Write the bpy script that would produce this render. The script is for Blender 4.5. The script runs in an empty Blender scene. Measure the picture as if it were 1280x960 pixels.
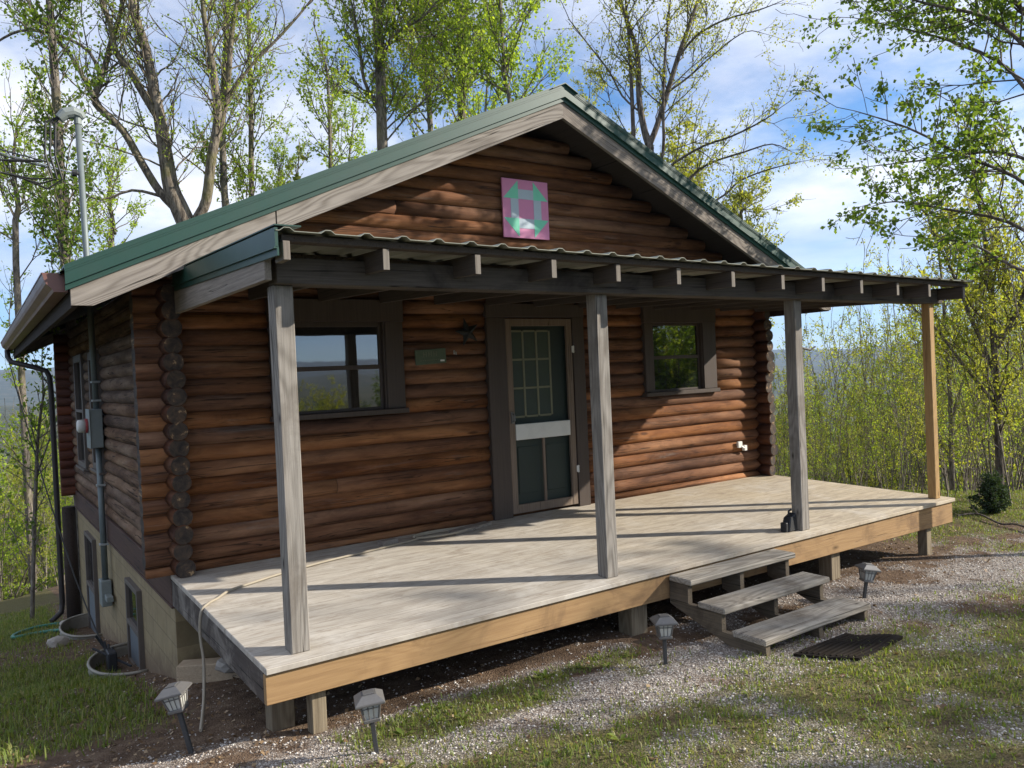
import bpy, math, random
import numpy as np
from mathutils import Vector
R = math.radians
sc = bpy.context.scene
col = sc.collection
rnd = random.Random(7)

# ------------------------------------------------------------------ camera (solved from the photograph)
CAM = np.array([-1.2988, -6.8727, 1.5143])
ROT = (R(89.162), R(2.540), R(-34.478))
FPX = 988.94 / 1280.0
cd = bpy.data.cameras.new('camera'); cam = bpy.data.objects.new('camera', cd); col.objects.link(cam)
cam.location = CAM; cam.rotation_euler = ROT
cd.sensor_fit = 'HORIZONTAL'; cd.sensor_width = 36; cd.lens = 36 * FPX; cd.clip_start = .05; cd.clip_end = 12000
sc.camera = cam
def _rm(rx, ry, rz):
    cx, sx, cy, sy, cz, sz = math.cos(rx), math.sin(rx), math.cos(ry), math.sin(ry), math.cos(rz), math.sin(rz)
    return np.array([[cz,-sz,0],[sz,cz,0],[0,0,1]]) @ np.array([[cy,0,sy],[0,1,0],[-sy,0,cy]]) @ np.array([[1,0,0],[0,cx,-sx],[0,sx,cx]])
RM = _rm(*ROT)
def at(u, v, d):
    """the place d metres (measured along the ground) from the photographer in the direction of photo pixel u, v"""
    q = RM @ np.array([(u-640)/988.94, -(v-480)/988.94, -1.0])
    return CAM + q * (d / math.hypot(q[0], q[1]))

# ------------------------------------------------------------------ small helpers
def tag(o, label=None, cat=None, group=None, kind=None):
    if label: o['label'] = label
    if cat: o['category'] = cat
    if group: o['group'] = group
    if kind: o['kind'] = kind
    return o
def empty(name, loc, label, cat, group=None, rz=0):
    o = bpy.data.objects.new(name, None); col.objects.link(o); o.location = loc; o.rotation_euler = (0, 0, rz)
    o.empty_display_size = .2
    return tag(o, label, cat, group)
def root_of(p):
    while p.parent is not None: p = p.parent
    return p
class MB:
    def __init__(s): s.v = []; s.f = []; s.m = []; s.n = 0
    def add(s, verts, faces, mi=0):
        o = s.n; s.v.extend([tuple(map(float, p)) for p in verts]); s.n += len(verts)
        s.f.extend([tuple(i+o for i in f) for f in faces]); s.m.extend([mi]*len(faces))
    def box(s, lo, hi, c=0.0, mi=0):
        """axis-aligned box, edges chamfered by c"""
        s.hexa([(lo[0],lo[1],lo[2]),(hi[0],lo[1],lo[2]),(hi[0],hi[1],lo[2]),(lo[0],hi[1],lo[2]),(lo[0],lo[1],hi[2]),(hi[0],lo[1],hi[2]),(hi[0],hi[1],hi[2]),(lo[0],hi[1],hi[2])], c, mi)
    def hexa(s, P, c=0.0, mi=0):
        P = [np.array(p, float) for p in P]
        F = [(0,3,2,1),(4,5,6,7),(0,1,5,4),(1,2,6,5),(2,3,7,6),(3,0,4,7)]
        if c <= 0: s.add(P, F, mi); return
        verts = []; idx = {}
        for fi, f in enumerate(F):
            for k in range(4):
                p, a, b = P[f[k]], P[f[(k+1)%4]], P[f[(k-1)%4]]
                da = (a-p)/(np.linalg.norm(a-p)+1e-9); db = (b-p)/(np.linalg.norm(b-p)+1e-9)
                idx[(fi, f[k])] = len(verts); verts.append(p+(da+db)*c)
        faces = [tuple(idx[(fi, q)] for q in f) for fi, f in enumerate(F)]
        edges = {}
        for fi, f in enumerate(F):
            for k in range(4): edges.setdefault(frozenset((f[k], f[(k+1)%4])), []).append((fi, f[k], f[(k+1)%4]))
        for e, l in edges.items():
            (f1, a, b), (f2, _, _) = l
            faces.append((idx[(f1,b)], idx[(f1,a)], idx[(f2,a)], idx[(f2,b)]))
        for q in range(8):
            fs = [fi for fi, f in enumerate(F) if q in f]
            t = [idx[(fi,q)] for fi in fs]
            n = np.cross(np.array(verts[t[1]])-verts[t[0]], np.array(verts[t[2]])-verts[t[0]])
            cen = sum(P)/8
            faces.append(tuple(t) if np.dot(n, P[q]-cen) > 0 else (t[0], t[2], t[1]))
        s.add(verts, faces, mi)
    def tube(s, pts, rad, n=8, cap=True, mi=0, mc=None, up=None):
        pts = [np.array(p, float) for p in pts]
        if not hasattr(rad, '__len__'): rad = [rad]*len(pts)
        V = []; prev = None
        for i, p in enumerate(pts):
            t = pts[min(i+1, len(pts)-1)]-pts[max(i-1, 0)]; t = t/(np.linalg.norm(t)+1e-12)
            if prev is None:
                u = np.array([0,0,1.0]) if abs(t[2]) < .9 else np.array([0,1.0,0])
                a = np.cross(u, t)
            else: a = prev-t*np.dot(prev, t)
            a /= np.linalg.norm(a)+1e-12; prev = a; b = np.cross(t, a)
            for k in range(n):
                w = 2*math.pi*k/n
                V.append(p+rad[i]*(math.cos(w)*a+math.sin(w)*b))
        F = []
        for i in range(len(pts)-1):
            for k in range(n):
                F.append((i*n+k, i*n+(k+1)%n, (i+1)*n+(k+1)%n, (i+1)*n+k))
        s.add(V, F, mi)
        if cap:
            L = (len(pts)-1)*n
            b0 = s.n-len(V)
            s.f.append(tuple(b0+k for k in reversed(range(n)))); s.f.append(tuple(b0+L+k for k in range(n))); s.m += [mc if mc is not None else mi]*2
    def prism(s, poly, axis, lo, hi, mi=0):
        """polygon in the two other axes, extruded along axis ('x','y','z') from lo to hi"""
        k = 'xyz'.index(axis); n = len(poly)
        def mk(a, w):
            q = [a[0], a[1]]; q.insert(k, w); return q
        V = [mk(a, lo) for a in poly]+[mk(a, hi) for a in poly]
        F = [tuple(range(n)), tuple(range(2*n-1, n-1, -1))]+[(i, n+i, n+(i+1)%n, (i+1)%n) for i in range(n)]
        s.add(V, F, mi)
    def build(s, name, mats, parent=None, smooth=False, bevel=0):
        off = np.array(root_of(parent).location) if parent is not None else np.zeros(3)
        me = bpy.data.meshes.new(name)
        me.from_pydata([(a-off[0], b-off[1], c-off[2]) for a, b, c in s.v], [], s.f)
        mats = mats if isinstance(mats, (list, tuple)) else [mats]
        for m in mats: me.materials.append(m)
        if len(mats) > 1: me.polygons.foreach_set('material_index', s.m)
        import bmesh
        bm = bmesh.new(); bm.from_mesh(me); bmesh.ops.recalc_face_normals(bm, faces=bm.faces); bm.to_mesh(me); bm.free()
        if smooth: me.polygons.foreach_set('use_smooth', [len(p.vertices) == 4 for p in me.polygons])
        o = bpy.data.objects.new(name, me); col.objects.link(o)
        if parent is not None: o.parent = parent
        if bevel:
            b = o.modifiers.new('edge', 'BEVEL'); b.width = bevel; b.segments = 2; b.limit_method = 'ANGLE'
        return o
def np_mesh(name, V, F, mat, parent=None, off=(0,0,0), smooth=False):
    """V (n,3), F (m,k) numpy arrays"""
    me = bpy.data.meshes.new(name)
    V = np.asarray(V, np.float32)-np.asarray(off, np.float32); F = np.asarray(F, np.int32)
    me.vertices.add(len(V)); me.vertices.foreach_set('co', V.ravel())
    m, k = F.shape
    me.loops.add(m*k); me.loops.foreach_set('vertex_index', F.ravel())
    me.polygons.add(m); me.polygons.foreach_set('loop_start', np.arange(0, m*k, k, dtype=np.int32))
    if smooth: me.polygons.foreach_set('use_smooth', np.ones(m, dtype=bool))
    me.update(calc_edges=True); me.validate()
    for q in (mat if isinstance(mat, (list, tuple)) else [mat]): me.materials.append(q)
    o = bpy.data.objects.new(name, me); col.objects.link(o)
    if parent is not None: o.parent = parent
    return o
def copy_tree(o, parent=None):
    c = o.copy(); col.objects.link(c); c.parent = parent
    for ch in list(o.children): copy_tree(ch, c)
    return c

# ------------------------------------------------------------------ materials
class NT:
    def __init__(s, name, disp=False):
        s.mat = bpy.data.materials.new(name); s.mat.use_nodes = True; s.t = s.mat.node_tree; s.t.nodes.clear()
        s.out = s.t.nodes.new('ShaderNodeOutputMaterial')
    def n(s, typ, ins=None, **kw):
        nd = s.t.nodes.new('ShaderNode'+typ)
        for k, v in kw.items(): setattr(nd, k, v)
        for k, v in (ins or {}).items(): s.set(nd.inputs[k], v)
        return nd
    def set(s, sock, v):
        if isinstance(v, bpy.types.NodeSocket): s.t.links.new(v, sock)
        elif isinstance(v, bpy.types.Node): s.t.links.new(v.outputs[0], sock)
        elif isinstance(v, (tuple, list)) and len(v) == 3 and sock.type == 'RGBA': sock.default_value = (*v, 1)
        else: sock.default_value = v
    def math(s, op, a, b=0.0, c=0.0, clamp=False): 
        nd = s.n('Math', operation=op, use_clamp=clamp); s.set(nd.inputs[0], a); s.set(nd.inputs[1], b); s.set(nd.inputs[2], c); return nd.outputs[0]
    def ramp(s, fac, stops, interp='LINEAR'):
        nd = s.n('ValToRGB', {'Fac': fac}); r = nd.color_ramp; r.interpolation = interp
        while len(r.elements) < len(stops): r.elements.new(.5)
        for e, (p, c) in zip(r.elements, stops):
            e.position = p; e.color = (*c, 1) if hasattr(c, '__len__') else (c, c, c, 1)
        return nd.outputs['Color']
    def mix(s, fac, a, b, mode='MIX'):
        nd = s.n('Mix', data_type='RGBA', blend_type=mode); s.set(nd.inputs[0], fac); s.set(nd.inputs[6], a); s.set(nd.inputs[7], b); return nd.outputs[2]
    def noise(s, vec, scale, detail=4, rough=.55, dist=0.0, out='Fac'):
        return s.n('TexNoise', {'Vector': vec, 'Scale': scale, 'Detail': detail, 'Roughness': rough, 'Distortion': dist}).outputs[out]
    def mapping(s, vec, scale=(1,1,1), loc=(0,0,0), rot=(0,0,0)):
        return s.n('Mapping', {'Vector': vec, 'Scale': scale, 'Location': loc, 'Rotation': rot}).outputs[0]
    def pos(s): return s.n('NewGeometry').outputs['Position']
    def obj(s): return s.n('TexCoord').outputs['Object']
    def bump(s, h, strength=.3, dist=.01):
        return s.n('Bump', {'Height': h, 'Strength': strength, 'Distance': dist}).outputs[0]
    def bsdf(s, color, rough=.6, normal=None, **kw):
        ins = {'Base Color': color, 'Roughness': rough}; ins.update(kw)
        if normal is not None: ins['Normal'] = normal
        b = s.n('BsdfPrincipled', ins); s.t.links.new(b.outputs[0], s.out.inputs[0]); return b
def sep(nt, v): return nt.n('SeparateXYZ', {0: v}).outputs

def stretch(ax, along, across):
    k = [across]*3; k['xyz'.index(ax)] = along; return tuple(k)

def mat_log(name, ax, zoff, cols, rough=.5, crack=.5, course=.137):
    nt = NT(name); p = nt.pos(); s = sep(nt, p)
    idx = nt.math('FLOOR', nt.math('DIVIDE', nt.math('ADD', s[2], zoff+10*course), course))
    wn = nt.n('TexWhiteNoise', {'W': idx}, noise_dimensions='1D')
    shift = nt.n('CombineXYZ', {0: nt.math('MULTIPLY', wn.outputs['Value'], 17.3), 1: nt.math('MULTIPLY', wn.outputs['Value'], 31.7), 2: 0.0})
    q = nt.n('VectorMath', {0: p, 1: shift}, operation='ADD').outputs[0]
    fine = nt.noise(nt.mapping(q, stretch(ax, 3, 60)), 1, 6, .65, .3)
    broad = nt.noise(nt.mapping(q, stretch(ax, .9, 5)), 1, 4, .6, .2)
    c = nt.ramp(broad, [(.30, cols[0]), (.48, cols[1]), (.68, cols[2])])
    c = nt.mix(nt.math('MULTIPLY', nt.math('SUBTRACT', fine, .3, clamp=True), 1.1), c, nt.mix(1, c, (.45,.38,.34), 'MULTIPLY'))
    v = nt.math('ADD', .82, nt.math('MULTIPLY', wn.outputs['Value'], .3))
    c = nt.n('HueSaturation', {'Value': v, 'Saturation': nt.math('ADD', .85, nt.math('MULTIPLY', wn.outputs['Value'], .2)), 'Color': c}).outputs[0]
    wz = nt.noise(nt.mapping(q, stretch(ax, 1.3, 4)), 1.7, 6, .7, .8)
    c = nt.mix(nt.ramp(wz, [(.46, 0), (.68, .6)]), c, nt.mix(1, c, (.34,.36,.40), 'MULTIPLY'))
    gy = nt.noise(nt.mapping(q, stretch(ax, 1.1, 14)), 1.3, 6, .75, .5)
    c = nt.mix(nt.ramp(gy, [(.56, 0), (.74, .4)]), c, tuple(cols[2][0]*.62*k_ for k_ in (1, .92, .84)))
    # checks: thin dark cracks along the log
    cr = nt.noise(nt.mapping(q, stretch(ax, .8, 26)), 1, 2, .5, .8)
    cm = nt.ramp(cr, [(.60, 0), (.612, 1), (.63, 1), (.645, 0)])
    c = nt.mix(nt.math('MULTIPLY', cm, crack), c, (.03,.018,.012))
    # knots
    vo = nt.n('TexVoronoi', {'Vector': nt.mapping(q, stretch(ax, 1.6, 5)), 'Scale': 1.0}, feature='F1').outputs['Distance']
    kn = nt.ramp(vo, [(.06, 1), (.13, 0)])
    c = nt.mix(nt.math('MULTIPLY', kn, .75), c, (.045,.02,.012))
    h = nt.math('SUBTRACT', fine, nt.math('MULTIPLY', cm, .8))
    nt.bsdf(c, rough, nt.bump(h, .5, .008), **{'Specular IOR Level': .12}); return nt.mat

def mat_wood(name, ax, light, dark, scale=1.0, rough=.85, grain=.7, rings=False, stain=None, bump=.4, obj=False, crack=.8, slope=None, ring_amt=.45, knots=0):
    nt = NT(name); p = nt.obj() if obj else nt.pos()
    if slope is not None:
        k = math.hypot(1, slope); al = nt.n('VectorMath', {0: p, 1: (1/k, 0, slope/k)}, operation='DOT_PRODUCT').outputs['Value']; ac = nt.n('VectorMath', {0: p, 1: (-slope/k, 0, 1/k)}, operation='DOT_PRODUCT').outputs['Value']
        p = nt.n('CombineXYZ', {0: al, 1: sep(nt, p)[1], 2: ac}).outputs[0]
    oi = nt.n('ObjectInfo').outputs['Random']
    q = nt.n('VectorMath', {0: p, 1: nt.n('CombineXYZ', {0: nt.math('MULTIPLY', oi, 13.0), 1: nt.math('MULTIPLY', oi, 7.0), 2: nt.math('MULTIPLY', oi, 5.0)})}, operation='ADD').outputs[0]
    fine = nt.noise(nt.mapping(q, stretch(ax, 2.5*scale, 90*scale)), 1, 6, .7, .2)
    broad = nt.noise(nt.mapping(q, stretch(ax, .8*scale, 7*scale)), 1, 4, .6, .3)
    if rings:
        nn = nt.noise(nt.mapping(q, stretch(ax, .55, 4.5)), 1, 1.5, .45, .4)
        w = nt.math('ADD', nt.math('MULTIPLY', nt.math('SINE', nt.math('MULTIPLY', nn, 110.0)), .5), .5)
        w = nt.math('POWER', w, 1.6)
        g = nt.math('ADD', nt.math('ADD', nt.math('MULTIPLY', nt.math('SUBTRACT', w, .4), -ring_amt*.5), nt.math('MULTIPLY', fine, .62)), nt.math('MULTIPLY', broad, .36))
    else: g = nt.math('ADD', nt.math('MULTIPLY', fine, .8), nt.math('MULTIPLY', broad, .25))
    c = nt.ramp(g, [(.5-.28*grain/.7, dark), (.5+.2*grain/.7, light)])
    c = nt.mix(nt.ramp(broad, [(.35, .0), (.65, .45)]), c, nt.mix(1, c, (.6,.56,.52), 'MULTIPLY'))
    if stain:
        st = nt.noise(q, 2.3, 5, .65, .5)
        c = nt.mix(nt.ramp(st, [(.5, 0), (.68, .8)]), c, stain)
    cr = nt.noise(nt.mapping(q, stretch(ax, .6*scale, 30*scale)), 1, 2, .5, .6)
    cm = nt.ramp(cr, [(.655, 0), (.675, 1), (.69, 1), (.705, 0)])
    c = nt.mix(nt.math('MULTIPLY', cm, crack), c, tuple(x*.22 for x in dark))
    if knots:
        kd = nt.n('TexVoronoi', {'Vector': nt.mapping(q, stretch(ax, knots, knots*2.6)), 'Scale': 1.0}).outputs['Distance']
        c = nt.mix(nt.ramp(kd, [(.03, .95), (.055, .5), (.10, 0)]), c, tuple(x*.3 for x in dark))
    h = nt.math('SUBTRACT', g, nt.math('MULTIPLY', cm, .9))
    nt.bsdf(c, rough, nt.bump(h, bump, .005), **{'Specular IOR Level': .25}); return nt.mat

def mat_paint(name, c, rough=.5, dirt=.25, scale=4, metal=0.0, bump=.05, spec=.4):
    nt = NT(name); p = nt.obj()
    d = nt.noise(p, scale, 6, .65, .4)
    k = nt.ramp(d, [(.42, 0), (.75, dirt)])
    cc = nt.mix(k, c, tuple(x*.45+.02 for x in c))
    rr = nt.math('ADD', rough, nt.math('MULTIPLY', d, .15))
    nt.bsdf(cc, rr, nt.bump(nt.noise(p, scale*14, 3), bump, .004), **{'Metallic': metal, 'Specular IOR Level': spec}); return nt.mat

M = {}
BR = [(.092,.039,.020), (.205,.088,.038), (.345,.165,.075)]
M['log_front'] = mat_log('stained_logs', 'x', .0685, BR, .78, .75)
M['log_end_side'] = mat_log('stained_log_stub', 'y', .0, [(.05,.022,.014), (.10,.042,.024), (.17,.08,.04)], .55)
M['log_left'] = mat_log('weathered_logs', 'y', .0, [(.075,.040,.024), (.17,.100,.060), (.30,.205,.135)], .85, .95)
M['log_plain'] = mat_log('plain_logs', 'y', .0, BR, .6)
M['log_back'] = mat_log('back_logs', 'x', .0685, [(.07,.022,.014), (.12,.04,.022), (.18,.06,.03)], .6)
def mat_endgrain():
    nt = NT('log_end_grain'); p = nt.pos()
    n = nt.noise(nt.mapping(p, (1,.1,1)), 14, 4, .6, .6)
    c = nt.ramp(n, [(.33, (.014,.011,.01)), (.52, (.06,.042,.03)), (.60, (.10,.062,.038)), (.645, (.14,.085,.05)), (.66, (.42,.28,.14))])
    s_ = sep(nt, p); zf = nt.math('SUBTRACT', nt.math('FRACT', nt.math('DIVIDE', s_[2], .137)), .5)
    rad = nt.math('SQRT', nt.math('ADD', nt.math('POWER', nt.math('MULTIPLY', zf, .137), 2.0), nt.math('POWER', nt.math('SUBTRACT', s_[0], .05), 2.0)))
    rg_ = nt.math('SINE', nt.math('ADD', nt.math('MULTIPLY', rad, 900.0), nt.math('MULTIPLY', n, 9.0)))
    r = nt.math('ADD', nt.math('MULTIPLY', rg_, .3), nt.noise(nt.mapping(p, (1,.1,1)), 70, 3))
    c = nt.mix(nt.math('MULTIPLY', r, .5), c, (.02,.015,.012))
    nt.bsdf(c, .85, nt.bump(r, .5, .004)); return nt.mat
M['endgrain'] = mat_endgrain()
GL, GD = (.50,.46,.405), (.17,.145,.12)
M['post'] = mat_wood('weathered_post', 'z', (.385,.36,.325), (.085,.073,.06), rough=.9, stain=(.14,.12,.10), rings=True, ring_amt=.25, bump=.7, knots=2.2)
M['fascia'] = mat_wood('weathered_fascia', 'x', (.36,.33,.295), (.085,.07,.058), rough=.85, rings=True, grain=.95, slope=.446, knots=1.3, bump=.6)
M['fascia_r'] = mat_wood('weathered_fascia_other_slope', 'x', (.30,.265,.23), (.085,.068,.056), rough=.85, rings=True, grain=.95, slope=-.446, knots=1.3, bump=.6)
M['greyx'] = mat_wood('weathered_board_along', 'x', (.36,.32,.28), (.10,.085,.07), rough=.9)
M['greyy'] = mat_wood('weathered_board_across', 'y', (.36,.32,.28), (.10,.085,.07), rough=.9)
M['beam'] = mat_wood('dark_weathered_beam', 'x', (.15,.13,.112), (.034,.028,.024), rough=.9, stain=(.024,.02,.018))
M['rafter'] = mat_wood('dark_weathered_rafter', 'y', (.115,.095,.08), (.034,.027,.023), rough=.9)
M['rafter_end'] = mat_wood('rafter_end_grain', 'z', (.27,.245,.215), (.10,.085,.07), rough=.9)
M['newpost'] = mat_wood('yellow_treated_post', 'z', (.52,.345,.15), (.27,.155,.06), rough=.65, bump=.2, grain=.8, crack=.4, rings=True, ring_amt=.25, knots=2.0)
M['rimx'] = mat_wood('yellow_treated_rim', 'x', (.45,.295,.145), (.22,.125,.058), rough=.65, bump=.3, stain=(.15,.09,.048), grain=.9, crack=.5, rings=True, ring_amt=.22, knots=1.4)
M['rimdark'] = mat_wood('dark_peeling_rim', 'y', (.12,.10,.088), (.03,.025,.022), rough=.9, stain=(.30,.27,.235))
M['support'] = mat_wood('treated_support_post', 'z', (.33,.275,.19), (.10,.075,.05), rough=.85, obj=True, rings=True, ring_amt=.3, bump=.6)
M['step'] = mat_wood('weathered_tread', 'x', (.52,.48,.41), (.11,.09,.07), rough=.9, rings=True, ring_amt=.4, grain=.95, bump=.9, stain=(.13,.105,.08), knots=2.4)
M['stringer'] = mat_wood('weathered_stringer', 'y', (.22,.18,.13), (.06,.048,.036), rough=.9, obj=True, stain=(.05,.04,.03))
M['timber'] = mat_wood('pale_timber', 'x', (.55,.44,.31), (.3,.22,.14), rough=.85, obj=True)
M['band'] = mat_wood('dark_red_band', 'y', (.12,.07,.055), (.04,.022,.018), rough=.75)
M['trim_brown'] = mat_wood('brown_painted_trim', 'z', (.085,.066,.055), (.055,.042,.036), rough=.55, bump=.1, crack=.15, grain=.5)
M['door_wood'] = mat_wood('worn_brown_door_frame', 'z', (.24,.185,.14), (.11,.08,.06), rough=.75, bump=.2)
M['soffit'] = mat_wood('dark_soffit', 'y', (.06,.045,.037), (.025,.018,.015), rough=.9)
M['green'] = mat_paint('green_steel', (.011,.052,.038), .38, .3, 2.5, 0, .02, .45)
M['greendark'] = mat_paint('green_steel_roof', (.013,.058,.042), .4, .3, 2, 0, .02, .45)
M['gutter'] = mat_paint('brown_gutter', (.17,.085,.07), .35, .3, 3)
M['down'] = mat_paint('dark_downspout', (.035,.028,.026), .4, .3, 3)
M['steel'] = mat_paint('dull_galvanised', (.42,.44,.43), .5, .4, 6, .55)
M['conduit'] = mat_paint('grey_conduit', (.17,.2,.2), .5, .35, 5, .3)
M['meterbox'] = mat_paint('grey_meter_box', (.24,.27,.26), .5, .35, 5, .2)
M['stuccowin'] = mat_paint('basement_sash', (.13,.15,.17), .5, .2, 5)
M['casing_side'] = mat_paint('brown_side_casing', (.12,.10,.085), .6, .3, 6)
M['darkgreen'] = mat_paint('dark_green_door', (.022,.033,.026), .55, .3, 5)
M['lite'] = mat_paint('door_muntin', (.16,.16,.10), .5, .25, 9)
M['kick'] = mat_paint('pale_aluminium_band', (.62,.62,.58), .45, .25, 7)
M['white'] = mat_paint('white_plastic', (.7,.7,.66), .4, .2, 9)
M['red'] = mat_paint('red_tag', (.35,.05,.05), .5, .2, 9)
M['black'] = mat_paint('black_plastic', (.02,.021,.024), .5, .2, 9)
M['lampmetal'] = mat_paint('lamp_pewter', (.17,.165,.16), .42, .35, 25, .4)
M['lampdark'] = mat_paint('lamp_stake', (.06,.062,.065), .5, .3, 15, .2)
M['corrug'] = mat_paint('pale_corrugated_sheet', (.24,.25,.20), .5, .5, 4, .0)
M['cable'] = mat_paint('beige_cord', (.32,.28,.215), .6, .3, 9)
M['wire'] = mat_paint('black_wire', (.015,.015,.016), .5, .1, 9)
M['alwire'] = mat_paint('aluminium_wire', (.5,.5,.5), .4, .2, 9, .7)
M['hose'] = mat_paint('teal_hose', (.05,.22,.17), .45, .2, 9)
M['wellsteel'] = mat_paint('well_galvanised', (.34,.32,.27), .6, .5, 9, .3)
M['stone'] = mat_paint('pale_stone', (.40,.37,.33), .85, .4, 20)
M['pink'] = mat_paint('pink_paint', (.62,.24,.40), .6, .15, 12)
M['mint'] = mat_paint('mint_paint', (.20,.62,.43), .6, .1, 12)
M['lav'] = mat_paint('pale_grey_paint', (.42,.50,.56), .6, .1, 12)
M['plaque'] = mat_paint('faded_green_plaque', (.085,.115,.07), .6, .6, 14)
M['iron'] = mat_paint('black_iron', (.012,.014,.013), .6, .2, 12)
M['mat'] = mat_paint('dark_rubber_mat', (.02,.0155,.012), .95, .6, 12, 0, .6, .1)
M['curtain'] = mat_paint('door_glass_curtain', (.05,.065,.06), .12, .5, 8, 0, 0)
def mat_glass():
    nt = NT('window_glass'); p = nt.pos()
    w = nt.noise(p, 1.4, 2)
    nt.bsdf((.008,.009,.009), .02, nt.bump(w, .06, .02), **{'IOR': 2.3, 'Specular IOR Level': .62}); return nt.mat
M['glass'] = mat_glass()
def mat_clear():
    nt = NT('lamp_glass')
    nt.bsdf((.55,.55,.5), .3, nt.bump(nt.noise(nt.obj(), 60, 2), .3, .003), **{'IOR': 1.45}); return nt.mat
M['lampglass'] = mat_clear()
def mat_stucco():
    nt = NT('tan_block_wall'); p = nt.pos(); s = sep(nt, p)
    br = nt.n('TexBrick', {'Vector': nt.n('CombineXYZ', {0: s[1], 1: s[2], 2: 0.0}), 'Scale': 1.0, 'Mortar Size': .008, 'Brick Width': .4, 'Row Height': .2, 'Color1': (.9,.9,.9,1), 'Color2': (1,1,1,1), 'Mortar': (.70,.69,.68,1), 'Mortar Smooth': .4})
    n = nt.noise(p, 5, 6, .65); d = nt.noise(nt.mapping(p, (1,3,.6)), 3, 5, .7)
    c = nt.ramp(n, [(.3, (.25,.19,.10)), (.7, (.335,.265,.15))])
    c = nt.mix(1, c, br.outputs['Color'], 'MULTIPLY')
    low = nt.ramp(nt.math('ADD', s[2], nt.math('MULTIPLY', d, .5)), [(0, 0), (1, 0)])
    c = nt.mix(nt.ramp(d, [(.5, 0), (.7, .55)]), c, (.19,.14,.085))
    # soil splashed up along the ground line, which falls towards the back
    gl = nt.math('ADD', nt.math('ADD', s[2], nt.math('MULTIPLY', s[1], .17)), .88)
    c = nt.mix(nt.ramp(nt.math('ADD', gl, nt.math('MULTIPLY', nt.math('SUBTRACT', n, .5), .5)), [(.0, .7), (.22, 0)]), c, (.13,.08,.05))
    nt.bsdf(c, .9, nt.bump(nt.math('ADD', nt.noise(p, 120, 3), nt.math('MULTIPLY', br.outputs['Fac'], -.6)), .35, .006)); return nt.mat
M['stucco'] = mat_stucco()
def mat_deck():
    nt = NT('weathered_deck_boards'); p = nt.pos(); s = sep(nt, p)
    idx = nt.math('FLOOR', nt.math('DIVIDE', s[1], .138))
    wn = nt.n('TexWhiteNoise', {'W': idx}, noise_dimensions='1D').outputs['Value']
    q = nt.n('VectorMath', {0: p, 1: nt.n('CombineXYZ', {0: nt.math('MULTIPLY', wn, 23.0), 1: 0.0, 2: 0.0})}, operation='ADD').outputs[0]
    fine = nt.noise(nt.mapping(q, (2.2, 80, 4)), 1, 6, .68, .4)
    swirl = nt.noise(nt.mapping(q, (1.5, 9, 1)), 1.3, 7, .72, 1.3)
    big = nt.noise(p, .7, 3, .5, .3)
    c = nt.ramp(nt.math('ADD', nt.math('MULTIPLY', fine, .40), nt.math('MULTIPLY', swirl, .62)), [(.36, (.30,.268,.228)), (.5, (.41,.372,.32)), (.65, (.535,.50,.44))])
    warm = nt.ramp(nt.math('ADD', nt.math('MULTIPLY', s[0], .11), nt.math('MULTIPLY', nt.math('SUBTRACT', big, .5), .8)), [(.25, 0), (.85, .75)])
    c = nt.mix(warm, c, nt.mix(1, c, (1.05,.93,.70), 'MULTIPLY'))
    c = nt.n('HueSaturation', {'Value': nt.math('ADD', .93, nt.math('MULTIPLY', wn, .12)), 'Color': c}).outputs[0]
    st = nt.noise(nt.mapping(q, (1, 3, 1)), 3.3, 5, .7, .8)
    c = nt.mix(nt.ramp(st, [(.52, 0), (.68, .65)]), c, (.235,.19,.145))
    sp = nt.n('TexVoronoi', {'Vector': nt.mapping(p, (1.6, 7.2, 1)), 'Scale': 1.0}).outputs['Distance']
    c = nt.mix(nt.ramp(sp, [(.018, .8), (.03, 0)]), c, (.06,.045,.035))
    pl = nt.noise(p, 1.9, 6, .7, 1.0)
    c = nt.mix(nt.ramp(pl, [(.52, 0), (.70, .42)]), c, (.60,.575,.53))
    fr = nt.math('FRACT', nt.math('DIVIDE', s[1], .138))
    gap = nt.ramp(nt.math('ABSOLUTE', nt.math('SUBTRACT', fr, .5)), [(.478, 0), (.492, 1)])
    c = nt.mix(nt.math('MULTIPLY', gap, .6), c, (.12,.10,.08))
    h = nt.math('SUBTRACT', nt.math('ADD', fine, nt.math('MULTIPLY', swirl, .5)), nt.math('MULTIPLY', gap, 1.0))
    nt.bsdf(c, .8, nt.bump(h, .3, .004), **{'Specular IOR Level': .25}); return nt.mat
M['deck'] = mat_deck()
def mat_leaf(name, cols, trans=.5, rough=.5, trans_gain=1.25):
    nt = NT(name)
    g = nt.n('NewGeometry'); oi = nt.n('ObjectInfo').outputs['Random']
    r = nt.math('FRACT', nt.math('ADD', g.outputs['Random Per Island'], nt.math('MULTIPLY', oi, .31)))
    c = nt.ramp(r, [(0, cols[0]), (.5, cols[1]), (1, cols[2])])
    c = nt.n('HueSaturation', {'Value': nt.math('ADD', .85, nt.math('MULTIPLY', oi, .3)), 'Color': c}).outputs[0]
    b = nt.n('BsdfPrincipled', {'Base Color': c, 'Roughness': rough, 'Specular IOR Level': .3})
    t = nt.n('BsdfTranslucent', {'Color': nt.mix(1, c, (1.25*trans_gain, 1.2*trans_gain, .55*trans_gain), 'MULTIPLY')})
    m = nt.n('MixShader', {0: trans, 1: b.outputs[0], 2: t.outputs[0]})
    nt.t.links.new(m.outputs[0], nt.out.inputs[0]); return nt.mat
M['leaf_green'] = mat_leaf('mid_green_leaves', [(.085,.145,.022), (.13,.21,.032), (.20,.28,.045)], .55)
M['leaf_lime'] = mat_leaf('lime_spring_leaves', [(.18,.26,.03), (.26,.36,.045), (.35,.44,.065)], .6)
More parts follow.
